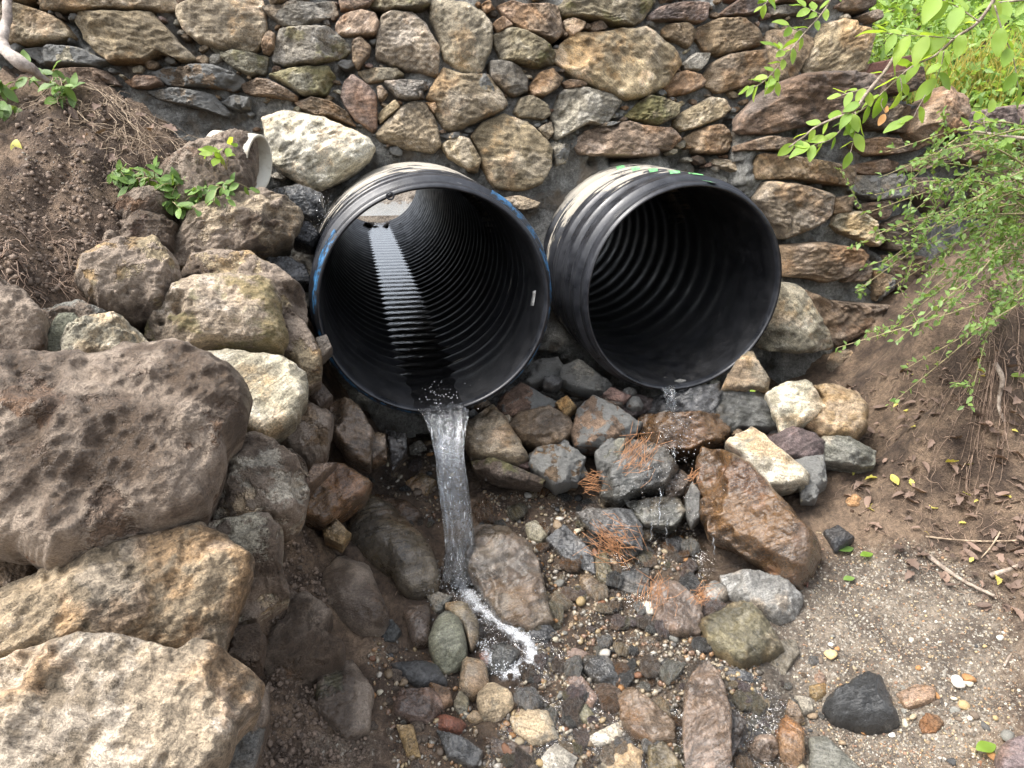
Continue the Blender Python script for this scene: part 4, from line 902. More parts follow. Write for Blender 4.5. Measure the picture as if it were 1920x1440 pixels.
for poly, lab, mt, col, bu in BE:
    kw = dict(SM); 
    if bu >= .06: kw.update(res=53)
    if 'rust-streaked slab' in lab or 'striped' in lab: kw.update(layer=.6)
    if 'triangular boulder' in lab: kw.update(q=5, rough=.02, chips=1, planes=[(1.0, .3, -.6), (.9, 0, .9), (1.1, -.9, -.2)])
    if 'smooth' in lab or 'round' in lab or 'egg' in lab: kw.update(q=2.6, rough=.02, chips=1, jag=.01, cut=.16)
    if 'cream' in lab: kw.update(q=4, rough=.05)
    rock('rock', poly, None, lab, mt, col, bu, max(.04, bu*1.2), .9, 'rocks lying in the stream bed', **kw)

# ------------------------------------------------------------------ water
GRAV = np.array([0, 0, -9.81])
lip = PC_L+PA*.012-PB*(R_IN-.004)-AX*.004
v0 = -AX*.84+PA*.015
tl = np.linspace(0, .292, 46); V = []; Fc = []; NS = 40
path = np.array([lip+v0*t_+.5*GRAV*t_*t_ for t_ in tl])
for i, t_ in enumerate(tl):
    k = i/(len(tl)-1); wd = .070*(1-.42*smooth(0, .55, k))+.008*smooth(.8, 1, k); thk = .011+.012*smooth(0, .7, k)
    tg = nrm(v0+GRAV*t_); sd_ = nrm(PA-np.dot(PA, tg)*tg); nn = np.cross(sd_, tg)
    for j in range(NS):
        a = 2*math.pi*j/NS; rr = 1+.10*vnoise(np.array([[math.cos(a)*2.2, math.sin(a)*2.2+9, k*2.2]]), 4)[0]+.13*vnoise(np.array([[math.cos(a)*7, math.sin(a)*7, k*5.0]]), 8)[0]
        V.append(path[i]+sd_*(math.cos(a)*wd*rr+.004*math.sin(k*9))+nn*(math.sin(a)*thk*rr*1.1+.006*math.sin(math.cos(a)*14+k*6)))
for i in range(len(tl)-1):
    for j in range(NS): Fc.append((i*NS+j, (i+1)*NS+j, (i+1)*NS+(j+1) % NS, i*NS+(j+1) % NS))
fall = empty('waterfall', path[-1]); tag(fall, 'clear stream of water falling from the blue-rimmed pipe', 'water')
ob('falling_sheet', mesh('falling_sheet', V, Fc), M['fall'], fall)
LAND = path[-1].copy()
ICO_T = (1+5**.5)/2
ICO_V = np.array([(-1, ICO_T, 0), (1, ICO_T, 0), (-1, -ICO_T, 0), (1, -ICO_T, 0), (0, -1, ICO_T), (0, 1, ICO_T), (0, -1, -ICO_T), (0, 1, -ICO_T), (ICO_T, 0, -1), (ICO_T, 0, 1), (-ICO_T, 0, -1), (-ICO_T, 0, 1)])/math.hypot(1, ICO_T)
ICO_F = np.array([(0, 11, 5), (0, 5, 1), (0, 1, 7), (0, 7, 10), (0, 10, 11), (1, 5, 9), (5, 11, 4), (11, 10, 2), (10, 7, 6), (7, 1, 8), (3, 9, 4), (3, 4, 2), (3, 2, 6), (3, 6, 8), (3, 8, 9), (4, 9, 5), (2, 4, 11), (6, 2, 10), (8, 6, 7), (9, 8, 1)])
def fast_mesh(name, V, F_, smooth_=True):
    m = bpy.data.meshes.new(name); V = np.asarray(V, np.float32); F_ = np.asarray(F_, np.int32); k = F_.shape[1]
    m.vertices.add(len(V)); m.vertices.foreach_set('co', V.ravel()); m.loops.add(F_.size); m.loops.foreach_set('vertex_index', F_.ravel())
    m.polygons.add(len(F_)); m.polygons.foreach_set('loop_start', np.arange(0, F_.size, k, dtype=np.int32)); m.polygons.foreach_set('use_smooth', np.full(len(F_), smooth_)); m.update(calc_edges=True); return m
def blobs(name, cen, rad, jit=0.0, seed=1, squash=None, tint=None):
    "many small closed pieces in one mesh"
    rs = np.random.RandomState(seed); cen = np.asarray(cen, float); n = len(cen); rad = np.asarray(rad, float)
    S3 = np.ones((n, 3)) if squash is None else squash
    A = rs.randn(n, 3, 3); Q, _ = np.linalg.qr(A)
    lv = ICO_V[None]*(1+jit*rs.randn(n, 12, 1))*S3[:, None, :]
    V = np.einsum('nij,nkj->nki', Q, lv)*(rad[:, None, None] if rad.ndim == 1 else rad[:, None])+cen[:, None]
    F_ = (ICO_F[None]+np.arange(n)[:, None, None]*12).reshape(-1, 3)
    m = fast_mesh(name, V.reshape(-1, 3), F_)
    if tint is not None:
        at = m.color_attributes.new('tint', 'FLOAT_COLOR', 'POINT'); cl = np.repeat(np.c_[tint, np.ones(n)], 12, axis=0); at.data.foreach_set('color', cl.ravel().astype(np.float32))
    return m
rs = np.random.RandomState(5)
dc = []; dr = []
for k in range(110):
    t_ = rs.uniform(.02, .29); p = lip+v0*t_+.5*GRAV*t_*t_+PA*rs.normal(0, .045)+AX*rs.normal(0, .02)-GRAV*0
    dc.append(p); dr.append(rs.uniform(.0008, .0022))
for k in range(320):
    a = rs.uniform(0, 2*math.pi); r = abs(rs.normal(0, .09)); dc.append(LAND+np.array([math.cos(a)*r, math.sin(a)*r*.8-.02, .01+abs(rs.normal(0, .05))*math.exp(-r*6)])); dr.append(rs.uniform(.001, .003))
kind(ob('droplets', blobs('droplets', dc, dr, 0, 3), M['drop'], fall), 'stuff')
# bubbles thrown up on the pipe's lip
dc = []; dr = []
for k in range(60):
    s_ = abs(rs.normal(.03, .07)); x_ = rs.normal(.01, .03+.02*s_); dc.append(PC_L+AX*s_+PA*x_-PB*(R_IN-.012-abs(rs.normal(0, .014)))); dr.append(rs.uniform(.0008, .002))
kind(ob('bubbles', blobs('bubbles', dc, dr, 0, 4), M['foam'], fall), 'stuff')
settle(fall)
# water in the bores
def bore_film(Cc, hw, L, lev, label):
    e = []; cols = 9; ss = np.r_[np.arange(-.002, 2.2, .012), np.arange(2.2, L, .02)]
    for i, s_ in enumerate(ss):
        for j in range(cols):
            x_ = hw*(2*j/(cols-1)-1)*(1+.05*math.sin(s_*9)); zz = -R_IN+lev+.0007*math.sin(s_*2*math.pi/.085)+.0005*math.sin(x_*90+s_*40)
            e.append(Cc+AX*s_+PA*(x_+.012)+PB*zz)
    f_ = [(i*cols+j, i*cols+j+1, (i+1)*cols+j+1, (i+1)*cols+j) for i in range(len(ss)-1) for j in range(cols-1)]
    o = ob('running_water', mesh('running_water', e, f_), M['borefilm']); tag(o, label, 'water'); return o
bore_film(PC_L, .115, 3.66, .0082, 'shallow water running along the floor of the blue-rimmed pipe')
# trickle from the right pipe
lipR = PC_R-PB*(R_IN-.003)-AX*.012-PA*.03
tr = empty('water_trickle', lipR-np.array([0, .1, .35])); tag(tr, 'thin trickle falling from the lip of the right pipe', 'water')
parts = []
for k, (ox, vv, r0, n_) in enumerate(((-.016, .26, .0055, 16), (.0, .30, .008, 22), (.012, .27, .0045, 24), (-.024, .22, .004, 14), (.006, .33, .0045, 16))):
    T_ = .016*n_; ts = np.linspace(0, T_*.62, n_); v_ = -AX*vv+PA*rs.uniform(-.02, .02)
    pts = [lipR+PA*(ox*(1-.6*i/n_)+.0035*math.sin(i*1.3+k))+v_*t_+.5*GRAV*t_*t_ for i, t_ in enumerate(ts)]
    parts.append(tube(pts, [r0*(1-.35*i/n_+.3*math.sin(i*2.1+k)) for i in range(n_)], 8))
for u0, v0_, u1, v1_, y0_, y1_, r0 in ((1252, 845, 1243, 930, 2.06, 1.94, .005), (1262, 838, 1266, 870, 2.06, 2.0, .003), (1246, 842, 1236, 900, 2.06, 1.96, .003), (1240, 905, 1235, 985, 1.93, 1.86, .003), (1222, 980, 1220, 1015, 1.88, 1.86, .0022), (1250, 978, 1249, 1020, 1.87, 1.85, .0022), (1336, 1005, 1340, 1040, 1.76, 1.75, .002)):
    pts = [at_y(u0+(u1-u0)*k_/9+1.5*math.sin(k_*1.7+u0), v0_+(v1_-v0_)*(k_/9)**1.2, y0_+(y1_-y0_)*k_/9) for k_ in range(10)]; parts.append(tube(pts, [r0*(.8+.35*math.sin(k_*1.9+u0)) for k_ in range(10)], 7))
for pv, pf in parts: ob('falling_thread', mesh('falling_thread', pv, pf), M['fall'], tr)
dc = []; dr = []
for u, v, su, sv, n_, y in ((1265, 820, 22, 22, 90, 2.0), (1248, 880, 22, 30, 120, 1.93), (1235, 960, 40, 30, 110, 1.86), (1262, 765, 8, 25, 40, 2.09), (1255, 850, 35, 10, 60, 2.0)):
    for k in range(n_):
        dc.append(at_y(rs.normal(u, su), rs.normal(v, sv), y-rs.uniform(0, .03))); dr.append(rs.uniform(.0009, .0026))
kind(ob('droplets', blobs('droplets', dc, dr, 0, 6), M['drop'], tr), 'stuff')
settle(tr)
sp_ = []; dr = []
for k in range(90):
    sp_.append(at_y(rs.normal(606, 9), rs.normal(398, 20), 2.02+rs.uniform(-.02, .03))); dr.append(rs.uniform(.0006, .0018))
o = ob('water_splash', blobs('water_splash', sp_, dr, 0, 8), M['drop']); kind(o, 'stuff'); o['label'] = 'drops splashing off the dark wet rock under the white drain pipe'; o['category'] = 'water'
V = [PC_L+AX*s_+PA*x_ for s_ in (3.75, 5, 7, 10) for x_ in np.linspace(-1.6, 1.2, 8)]; V = [np.array([q[0], q[1], .992]) for q in V]
tag(ob('upstream_pool', mesh('upstream_pool', V, [(j*8+i, j*8+i+1, (j+1)*8+i+1, (j+1)*8+i) for j in range(3) for i in range(7)]), M['borefilm']), 'bright water seen through the far end of the blue-rimmed pipe', 'water')
# wet rivulet over the bed
def film(name, poly, lift, label, res=.010):
    pl = pp(poly); hs_ = np.array([hit(*p) for p in pl]); x0, x1, y0, y1 = hs_[:, 0].min()-.05, hs_[:, 0].max()+.05, hs_[:, 1].min()-.05, hs_[:, 1].max()+.05
    a = np.arange(x0, x1, res); b = np.arange(y0, y1, res); A, Bm = np.meshgrid(a, b); x, y = A.ravel(), Bm.ravel(); z = gbase(x, y)+lift+fbm(np.c_[x, y, x*0]*14, 3, 70)*.006
    u, v = project(np.c_[x, y, z]); k = inpoly(u, v, [(p[0], p[1]) for p in pl]).reshape(A.shape)
    c = k[:-1, :-1] & k[1:, :-1] & k[:-1, 1:] & k[1:, 1:]; idx = np.arange(A.size).reshape(A.shape); js, is_ = np.nonzero(c)
    F_ = np.c_[idx[js, is_], idx[js, is_+1], idx[js+1, is_+1], idx[js+1, is_]]; used = np.unique(F_); mp = np.full(A.size, -1); mp[used] = np.arange(len(used))
    o = ob(name, fast_mesh(name, np.c_[x, y, z][used], mp[F_]), M['film']); tag(o, label, 'water'); return o
film('stream', '815,1085 850,1062 905,1065 950,1150 1020,1190 1065,1225 1110,1290 1180,1300 1230,1310 1290,1330 1300,1440 1290,1470 900,1470 915,1400 950,1330 960,1290 910,1260 870,1160', .012, 'shallow clear stream running from the waterfall to the bottom of the photo')
film('puddle', '1150,1010 1230,985 1310,1000 1350,1060 1320,1110 1300,1190 1230,1200 1180,1150 1130,1090', .010, 'thin sheet of water spreading below the trickle')
film('rivulet', '1350,1250 1420,1270 1480,1310 1500,1400 1480,1470 1390,1470 1380,1400 1360,1330', .010, 'small wet channel between the rust-streaked slab and the black triangular boulder')
# foam
def scatter_px(poly, n, seed, soft=0):
    r_ = np.random.RandomState(seed); pl = pp(poly); x0, x1 = min(p[0] for p in pl), max(p[0] for p in pl); y0, y1 = min(p[1] for p in pl), max(p[1] for p in pl); out = []
    U = r_.uniform(x0, x1, n*4); Vv = r_.uniform(y0, y1, n*4); k = inpoly(U, Vv, pl); U, Vv = U[k][:n], Vv[k][:n]; return list(zip(U+r_.normal(0, 1, len(U))*soft, Vv+r_.normal(0, 1, len(U))*soft))
def ground_pts(px, y0=.35, y1=2.75, steps=150):
    px = np.asarray(px, float); n = len(px); D = RX[None]*((px[:, 0]-960)/F_PX)[:, None]+FW[None]+UP[None]*((720-px[:, 1])/F_PX)[:, None]
    ts = np.linspace(y0, y1, steps); Pf = np.zeros((n, 3)); done = np.zeros(n, bool)
    for y in ts:
        t_ = y/D[:, 1]; P = CAM[None]+D*t_[:, None]; g = gbase(P[:, 0], P[:, 1]); h_ = (P[:, 2] < g) & ~done; Pf[h_] = (P-D*(np.random.RandomState(int(y*1e5) % 99999).rand(n)*(ts[1]-ts[0])/D[:, 1])[:, None])[h_]; done |= h_
    Pf[:, 2] = gz(Pf[:, 0], Pf[:, 1]); return Pf[done]
def mat_froth():
    t = NT('froth'); v = t.t.nodes.new('ShaderNodeTexCoord').outputs['Object']; at = t.t.nodes.new('ShaderNodeAttribute'); at.attribute_name = 'tint'; e = t.n('SeparateColor', 0, {0: at.outputs['Color']})
    vo = t.n('TexVoronoi', 0, {'Vector': v, 'Scale': 260.0}, feature='DISTANCE_TO_EDGE'); cell = t.ramp(vo, 0.02, 0.16, 1.0, 0.35); n_ = t.noise(v, 45.0, 4, 0.65)
    a = t.math('MULTIPLY', t.ramp(t.math('ADD', e, t.math('MULTIPLY', t.math('SUBTRACT', n_, 0.5), 1.6)), 0.32, 0.95, 0, 0.8), cell)
    return t.done(t.n('MixShader', 0, {0: a, 1: t.n('BsdfTransparent', 0, {'Color': (1, 1, 1, 1)}), 2: t.bsdf(Base_Color=(0.82, 0.84, 0.86, 1), Roughness=0.25, Normal=t.bump(vo, 0.6, 0.004))}))
M['froth'] = mat_froth()
fo = film('foam', '815,1108 850,1065 905,1072 935,1135 1000,1165 1030,1215 1030,1270 980,1295 910,1290 870,1250 900,1195 860,1150', .0175, 'white foam drifting away from the foot of the waterfall', .004)
fo['category'] = 'foam'; fo.data.materials[0] = M['froth']; kind(fo, 'stuff')
vv = np.empty(len(fo.data.vertices)*3); fo.data.vertices.foreach_get('co', vv); fu, fv_ = project(vv.reshape(-1, 3))
CL = np.array([(862, 1095), (885, 1120), (915, 1150), (950, 1175), (985, 1200), (1000, 1230), (985, 1255), (950, 1262), (918, 1230)], float); dd = np.full(len(fu), 1e9)
for (x1, y1), (x2, y2) in zip(CL[:-1], CL[1:]):
    t_ = np.clip(((fu-x1)*(x2-x1)+(fv_-y1)*(y2-y1))/((x2-x1)**2+(y2-y1)**2), 0, 1); dd = np.minimum(dd, np.hypot(fu-x1-t_*(x2-x1), fv_-y1-t_*(y2-y1)))
ed_ = np.clip(.95-dd/26, 0, 1); at = fo.data.color_attributes.new('tint', 'FLOAT_COLOR', 'POINT'); at.data.foreach_set('color', np.c_[ed_, ed_, ed_, np.ones(len(ed_))].ravel().astype(np.float32))
fp = []
for poly, n, sd_ in (('835,1105 860,1085 890,1090 905,1120 935,1150 985,1180 1002,1215 1000,1255 980,1262 985,1225 950,1195 915,1165 880,1135', 1500, 1), ('890,1215 925,1205 940,1225 915,1250 895,1240', 250, 2), ('920,1255 960,1225 1005,1225 1010,1262 960,1275 925,1272', 650, 3), ('840,1080 885,1075 905,1125 850,1120', 500, 4)):
    fp += scatter_px(poly, int(n*.3), sd_, 9)
G = ground_pts(fp); G[:, 2] += .016+np.random.RandomState(2).uniform(0, .008, len(G))
o = ob('foam_bubbles', blobs('foam_bubbles', G, np.random.RandomState(3).uniform(.0008, .0024, len(G)), 0, 9), M['foam']); kind(o, 'stuff'); o['label'] = 'loose bubbles on the foam below the waterfall'; o['category'] = 'foam'

# ------------------------------------------------------------------ gravel and pebbles
PALN = ('tan', 'brown', 'cream', 'dark brown', 'grey', 'black', 'orange-brown', 'yellowish', 'reddish', 'white', 'pale grey')
PAL = np.array([srgb(*c)[:3] for c in ((176, 160, 132), (150, 130, 105), (205, 195, 172), (120, 105, 90), (95, 92, 88), (70, 70, 70), (170, 125, 80), (190, 165, 120), (140, 100, 75), (215, 208, 195), (128, 126, 118))])
def gravel(name, zones, mat, label, seed, rmin, rmax):
    r_ = np.random.RandomState(seed); px = []
    for poly, n in zones: px += scatter_px(poly, n, r_.randint(9999))
    G = ground_pts(px); n = len(G); rad = rmin*(rmax/rmin)**(r_.rand(n)**2.2); sq = np.c_[np.ones(n), r_.uniform(.65, 1, n), r_.uniform(.4, .75, n)]
    G[:, 2] += rad*.25; tint = PAL[r_.randint(0, len(PAL), n)]*r_.uniform(.6, 1.1, (n, 1)); tint = tint*.55+np.array([[.2, .165, .125]])*.45
    o = ob(name, blobs(name, G, rad, .12, seed, sq, tint), M[mat]); kind(o, 'stuff'); o['label'] = label; o['category'] = 'gravel'
Z_STREAM = '900,930 1100,920 1300,990 1330,1110 1420,1260 1500,1440 880,1460 960,1320 1010,1200 900,1000'
gravel('gravel', [(Z_STREAM, 8500), ('700,830 860,830 860,980 720,960', 420), ('700,1180 880,1270 900,1440 740,1440 690,1250', 600)], 'gravelwet', 'wet multicoloured gravel filling the stream bed', 11, .0022, .0115)
gravel('gravel', [('1520,1000 1760,1030 1900,1130 1930,1440 1500,1450 1480,1250 1520,1120', 5600), ('1560,1360 1760,1380 1750,1440 1560,1440', 500), ('60,280 180,300 200,370 20,350', 160)], 'gravel', 'fine dry gravel and sand covering the low bank', 12, .0013, .0052)
pebs = []
for k in range(8):
    r_ = np.random.RandomState(900+k); vv = []; bm_v = ICO_V.copy(); ed = {}; fs = []; vl = [tuple(x) for x in bm_v]
    def midp(a, b):
        key = (min(a, b), max(a, b))
        if key not in ed: vl.append(tuple(nrm((np.array(vl[a])+np.array(vl[b]))/2))); ed[key] = len(vl)-1
        return ed[key]
    for a, b, c_ in ICO_F:
        x, y, z = midp(a, b), midp(b, c_), midp(c_, a); fs += [(a, x, z), (x, b, y), (z, y, c_), (x, y, z)]
    P_ = np.array(vl); 
    for q_ in range(5): 
        n_ = nrm(r_.randn(3)); d_ = P_@n_; lim = r_.uniform(.55, .85); P_ = P_-np.outer(np.clip(d_-lim, 0, None), n_)
    P_ = P_*np.array([1, r_.uniform(.65, .9), r_.uniform(.5, .7)])*(1+.05*fbm(P_*2+k, 2, k))[:, None]
    pebs.append(mesh('pebble', P_, fs))
PEBSETS = [(Z_STREAM, 190, 'pebblewet', 'wet rounded pebble in the gravel of the stream bed', 'pebbles in the stream bed', 21, 6, 15),
           ('1480,1240 1560,1200 1900,1180 1930,1440 1500,1450', 60, 'pebble', 'dry pebble on the sandy gravel bank', 'pebbles on the sandy bank', 22, 6, 15),
           ('700,1170 880,1270 900,1440 700,1440', 24, 'pebblewet', 'muddy pebble at the foot of the boulder pile', 'pebbles at the muddy edge', 23, 7, 15),
           ('740,830 860,840 860,960 740,940', 18, 'pebblewet', 'small wet pebble under the blue-rimmed pipe', 'pebbles under the left pipe', 24, 6, 13)]
for poly, n, mt, lab, grp, sd_, p0_, p1_ in PEBSETS:
    r_ = np.random.RandomState(sd_); px = scatter_px(poly, n, sd_); G = ground_pts(px)
    for k, g in enumerate(G):
        dep = (g-CAM)@FW; rad = r_.uniform(p0_, p1_)*(.6 if r_.rand() < .5 else 1)/F_PX*dep; ci = r_.randint(0, len(PAL)); cl = PAL[ci]*r_.uniform(.8, 1.1)
        me = pebs[r_.randint(8)]
        mslot = mt
        o = ob('pebble', me, M[mslot], None, (*cl, 1)); o.location = (g[0], g[1], g[2]+rad*.28); o.scale = (rad,)*3; o.rotation_euler = (r_.normal(0, .25), r_.normal(0, .25), r_.uniform(0, 6.28))
        o.material_slots[0].link = 'OBJECT'; o.material_slots[0].material = M[mslot]; tag(o, lab.replace('pebble', PALN[ci]+' pebble', 1), 'pebble', grp)
# broken flat fragments packed into the stream bed
frag = []
for k in range(12):
    r_ = np.random.RandomState(700+k); m_ = r_.randint(5, 8); an = np.sort(r_.uniform(0, 2*math.pi, m_)+0*1); an = np.linspace(0, 2*math.pi, m_, endpoint=False)+r_.uniform(-.4, .4, m_); rr_ = r_.uniform(.65, 1.1, m_)
    P2 = np.c_[np.cos(an)*rr_, np.sin(an)*rr_*r_.uniform(.55, .85)]; frag.append(stone_mesh('rock_fragment', P2, r_.uniform(.25, .45), .35, 700+k, res=19, q=16, rough=.05*4, jag=.04, chips=4, layer=r_.choice((0, .4))))
FRC = [('slate-grey', 'slate'), ('dark brown', 'dark'), ('brown', 'brown'), ('olive', 'olive'), ('grey', 'grey'), ('rust-brown', 'rust'), ('tan', 'tan'), ('purplish', 'purple')]
for poly, n, sd_, p0_, p1_, lab, grp in ((Z_STREAM, 265, 61, 10, 36, 'wet flat angular fragment packed in the stream bed', 'rock fragments in the stream bed'), ('640,900 860,830 870,980 760,1000 700,930', 26, 62, 9, 20, 'wet angular fragment under the blue-rimmed pipe', 'rock fragments under the left pipe'), ('1390,1230 1530,1240 1560,1440 1390,1440', 22, 63, 8, 20, 'wet angular fragment in the channel by the black triangular boulder', 'rock fragments in the side channel'), ('700,1190 870,1280 920,1440 690,1440', 26, 64, 8, 20, 'muddy angular fragment at the foot of the boulder pile', 'rock fragments at the muddy edge')):
    r_ = np.random.RandomState(sd_); G = ground_pts(scatter_px(poly, n, sd_))
    for g in G:
        dep = (g-CAM)@FW; rad = (p0_+(p1_-p0_)*r_.rand()**2.0)/F_PX*dep; cn, ck = FRC[r_.randint(len(FRC))]; wt_ = 'mudwet' if 'muddy' in lab else 'wet'
        o = ob('rock_fragment', frag[r_.randint(12)], M[wt_], None, cc(ck)); o.location = (g[0], g[1], g[2]+rad*.26); o.scale = (rad, rad, rad*r_.uniform(.8, 1.3)); o.rotation_euler = (r_.normal(.12, .22), r_.normal(0, .22), r_.uniform(0, 6.28))
        o.material_slots[0].link = 'OBJECT'; o.material_slots[0].material = M[wt_]; _seed[0] += 1; tag(o, lab.replace('fragment', cn+' fragment', 1), 'rock', grp)
# crumbs of soil
px = scatter_px('480,1020 560,1000 620,1080 600,1200 640,1250 700,1440 480,1440 500,1300', 2600, 31)+scatter_px('0,330 250,330 330,400 150,560 0,540', 1700, 32)+scatter_px('40,180 250,190 420,300 400,380 200,380 20,330', 1200, 36)
G = ground_pts(px); n = len(G); rad = .0015+.006*np.random.RandomState(33).rand(n)**3.5; tint = np.array([[.13, .095, .07]])*np.random.RandomState(34).uniform(.6, 1.5, (n, 1))
o = ob('soil_crumbs', blobs('soil_crumbs', G+np.c_[np.zeros((n, 2)), rad*.3], rad, .3, 35, None, tint), M['gravel']); kind(o, 'stuff'); o['label'] = 'loose brown soil crumbs spilled between the boulders'; o['category'] = 'soil'

# ------------------------------------------------------------------ leaves
def leaf_mesh(name, w=.5, lobes=0, curl=.25, seed=0, fold=.12):
    rs_ = np.random.RandomState(seed); n = 9 if not lobes else 15; V = []; Fc = []
    for i in range(n):
        y = i/(n-1); hw = w*.5*(math.sin(math.pi*min(1, y*.94+.03))**.8)*(1.0-.25*(y-.45))
        if lobes: hw *= 1+.2*math.sin(y*math.pi*lobes*2)
        z = -curl*y*y+.03*math.sin(y*7+seed)
        V += [(-hw, y, z+fold*hw*2+.02*rs_.randn()*(lobes > 0)), (0, y, z), (hw, y, z+fold*hw*2+.02*rs_.randn()*(lobes > 0))]
    for i in range(n-1):
        Fc += [(3*i, 3*i+1, 3*i+4, 3*i+3), (3*i+1, 3*i+2, 3*i+5, 3*i+4)]
    return mesh(name, V, Fc)
LEAF = [leaf_mesh('leaf', .55, 0, c_, k) for k, c_ in enumerate((.1, .25, .4))]
LOBED = [leaf_mesh('leaf', .62, 3, c_, k+10, .25) for k, c_ in enumerate((.2, .5, -.3))]+[leaf_mesh('leaf', .5, 0, c_, k+20, .35) for k, c_ in enumerate((.5, -.35))]
def leaf_at(pos, d, nn, L, me, mat, parent=None, name='leaf'):
    d = nrm(d); nn = nrm(nn-np.dot(nn, d)*d); x = np.cross(d, nn)
    o = ob(name, me, mat); o.material_slots[0].link = 'OBJECT'; o.material_slots[0].material = mat
    mx = Matrix(((x[0]*L, d[0]*L, nn[0]*L, pos[0]), (x[1]*L, d[1]*L, nn[1]*L, pos[1]), (x[2]*L, d[2]*L, nn[2]*L, pos[2]), (0, 0, 0, 1)))
    if parent: o.parent = parent; o.matrix_parent_inverse = Matrix.Translation(-Vector(parent.location))
    o.matrix_basis = mx; return o
def leafy(name, label, cat, twigs, mat, barkmat, seed, group=None):
    "twigs: (points in photo pixels, depth at start, depth at end, radius in px, leaves, leaf length px)"
    r_ = np.random.RandomState(seed); p0 = twigs[0][0][0]; root = empty(name, at_depth(p0[0], p0[1], twigs[0][1])); tag(root, label, cat, group)
    for k, (pts, d0, d1, rad, nl, ll) in enumerate(twigs):
        m_ = len(pts); P3 = spline([at_depth(u, v, d0+(d1-d0)*i/(m_-1)) for i, (u, v) in enumerate(pts)], max(8, m_*5))
        rr = rad/F_PX*(d0+d1)/2
        ob('branch' if rad > 2.2 else 'twig', mesh('twig', *tube(P3, np.linspace(rr, rr*.45, len(P3)), 7)), barkmat, root)
        for j in range(nl):
            s_ = (j+.6)/(nl+.2); s_ = s_**.85; i = min(len(P3)-2, int(s_*(len(P3)-1))); tg = nrm(P3[i+1]-P3[i]); pos = P3[i]+(P3[i+1]-P3[i])*r_.rand()
            side = nrm(np.cross(tg, -FW+.4*UP))*(1 if j % 2 else -1); d = nrm(tg*r_.uniform(.2, .9)+side*r_.uniform(.5, 1.0)+np.array([0, 0, r_.uniform(-.5, .15)])+r_.randn(3)*.15)
            if j == nl-1: d = nrm(tg+r_.randn(3)*.15)
            nn = nrm(np.array([r_.normal(0, .45), -.55+r_.normal(0, .35), .8])); L = 1.28*ll*r_.uniform(.7, 1.2)/F_PX*(d0+d1)/2
            leaf_at(pos, d, nn, L, LEAF[r_.randint(3)], mat, root)
    settle(root)
    return root
leafy('tree_branch', 'long leafy branch reaching down across the wing wall, two orange leaves on it', 'branch', [
    ([(1880, -25), (1835, 40), (1790, 72), (1755, 103), (1715, 122), (1680, 150), (1640, 188), (1605, 214)], 1.5, 1.75, 3.2, 14, 34),
    ([(1690, 84), (1662, 130), (1625, 175), (1602, 207), (1565, 222), (1530, 238), (1505, 258), (1479, 276)], 1.62, 1.72, 3.6, 12, 25),
    ([(1602, 207), (1585, 232), (1560, 260), (1530, 270), (1512, 279)], 1.69, 1.7, 1.5, 11, 25), ([(1603, 209), (1606, 235), (1600, 262), (1594, 290)], 1.69, 1.7, 1.3, 5, 25),
    ([(1632, 163), (1600, 172), (1572, 180)], 1.68, 1.72, 1.6, 5, 27), ([(1770, 96), (1766, 118), (1757, 145), (1748, 165)], 1.58, 1.62, 1.3, 5, 32),
    ([(1688, 146), (1691, 165), (1688, 178)], 1.66, 1.66, 1.1, 2, 26), ([(1655, 185), (1652, 196), (1660, 212)], 1.7, 1.7, 1.0, 0, 20), ([(1735, 178), (1720, 205), (1708, 225), (1685, 230)], 1.6, 1.62, .9, 3, 26),
    ([(1865, 10), (1880, 60), (1900, 110), (1910, 170)], 1.5, 1.55, 1.5, 7, 34), ([(1790, 72), (1740, 68), (1690, 66), (1650, 60)], 1.5, 1.55, 1.2, 9, 36), ([(1835, 40), (1790, 10), (1740, -10)], 1.45, 1.45, 1.4, 8, 40)], M['leaf'], M['bark'], 71)
br = [o for o in COL.objects if o.name.startswith('tree_branch') and o.parent is None][0]
for (u, v, L, du, dv) in ((1660, 212, 15, .35, -1), (1659, 214, 24, -.55, 1)):
    p = at_depth(u, v, 1.69); leaf_at(p, RX*du-UP*dv, -FW+.2*UP, L/F_PX*1.69, LEAF[0], M['orangeleaf'], br)['label'] = 'orange dying leaf'
settle(br)
leafy('hanging_branch', 'short twig of bright green leaves hanging in front of the wall top', 'branch', [
    ([(1572, -30), (1545, 20), (1510, 60), (1478, 100), (1450, 135), (1425, 158), (1405, 164)], 1.85, 1.95, 1.8, 22, 21), ([(1540, 28), (1520, 18), (1500, 10)], 1.87, 1.87, 1.0, 5, 20), ([(1510, 60), (1490, 55), (1475, 45)], 1.9, 1.9, .9, 4, 20),
    ([(1478, 100), (1460, 92), (1448, 85)], 1.9, 1.9, .9, 5, 19), ([(1450, 135), (1455, 150), (1450, 160)], 1.92, 1.92, .9, 4, 18), ([(1445, -20), (1440, 0), (1428, 14)], 1.85, 1.85, 1.0, 6, 20)], M['leaf'], M['bark'], 72)
leafy('side_branch', 'grey twig with a few green leaves entering above the shrub', 'branch', [
    ([(1945, 262), (1890, 256), (1850, 250), (1806, 243)], 1.7, 1.8, 3.6, 3, 26), ([(1850, 250), (1845, 225), (1855, 205)], 1.76, 1.76, 1.0, 4, 24), ([(1815, 245), (1822, 230), (1838, 222)], 1.79, 1.79, .9, 4, 22), ([(1950, -5), (1900, 2), (1860, 6)], 1.6, 1.6, 3.0, 4, 34)], M['leaf'], M['bark'], 73)

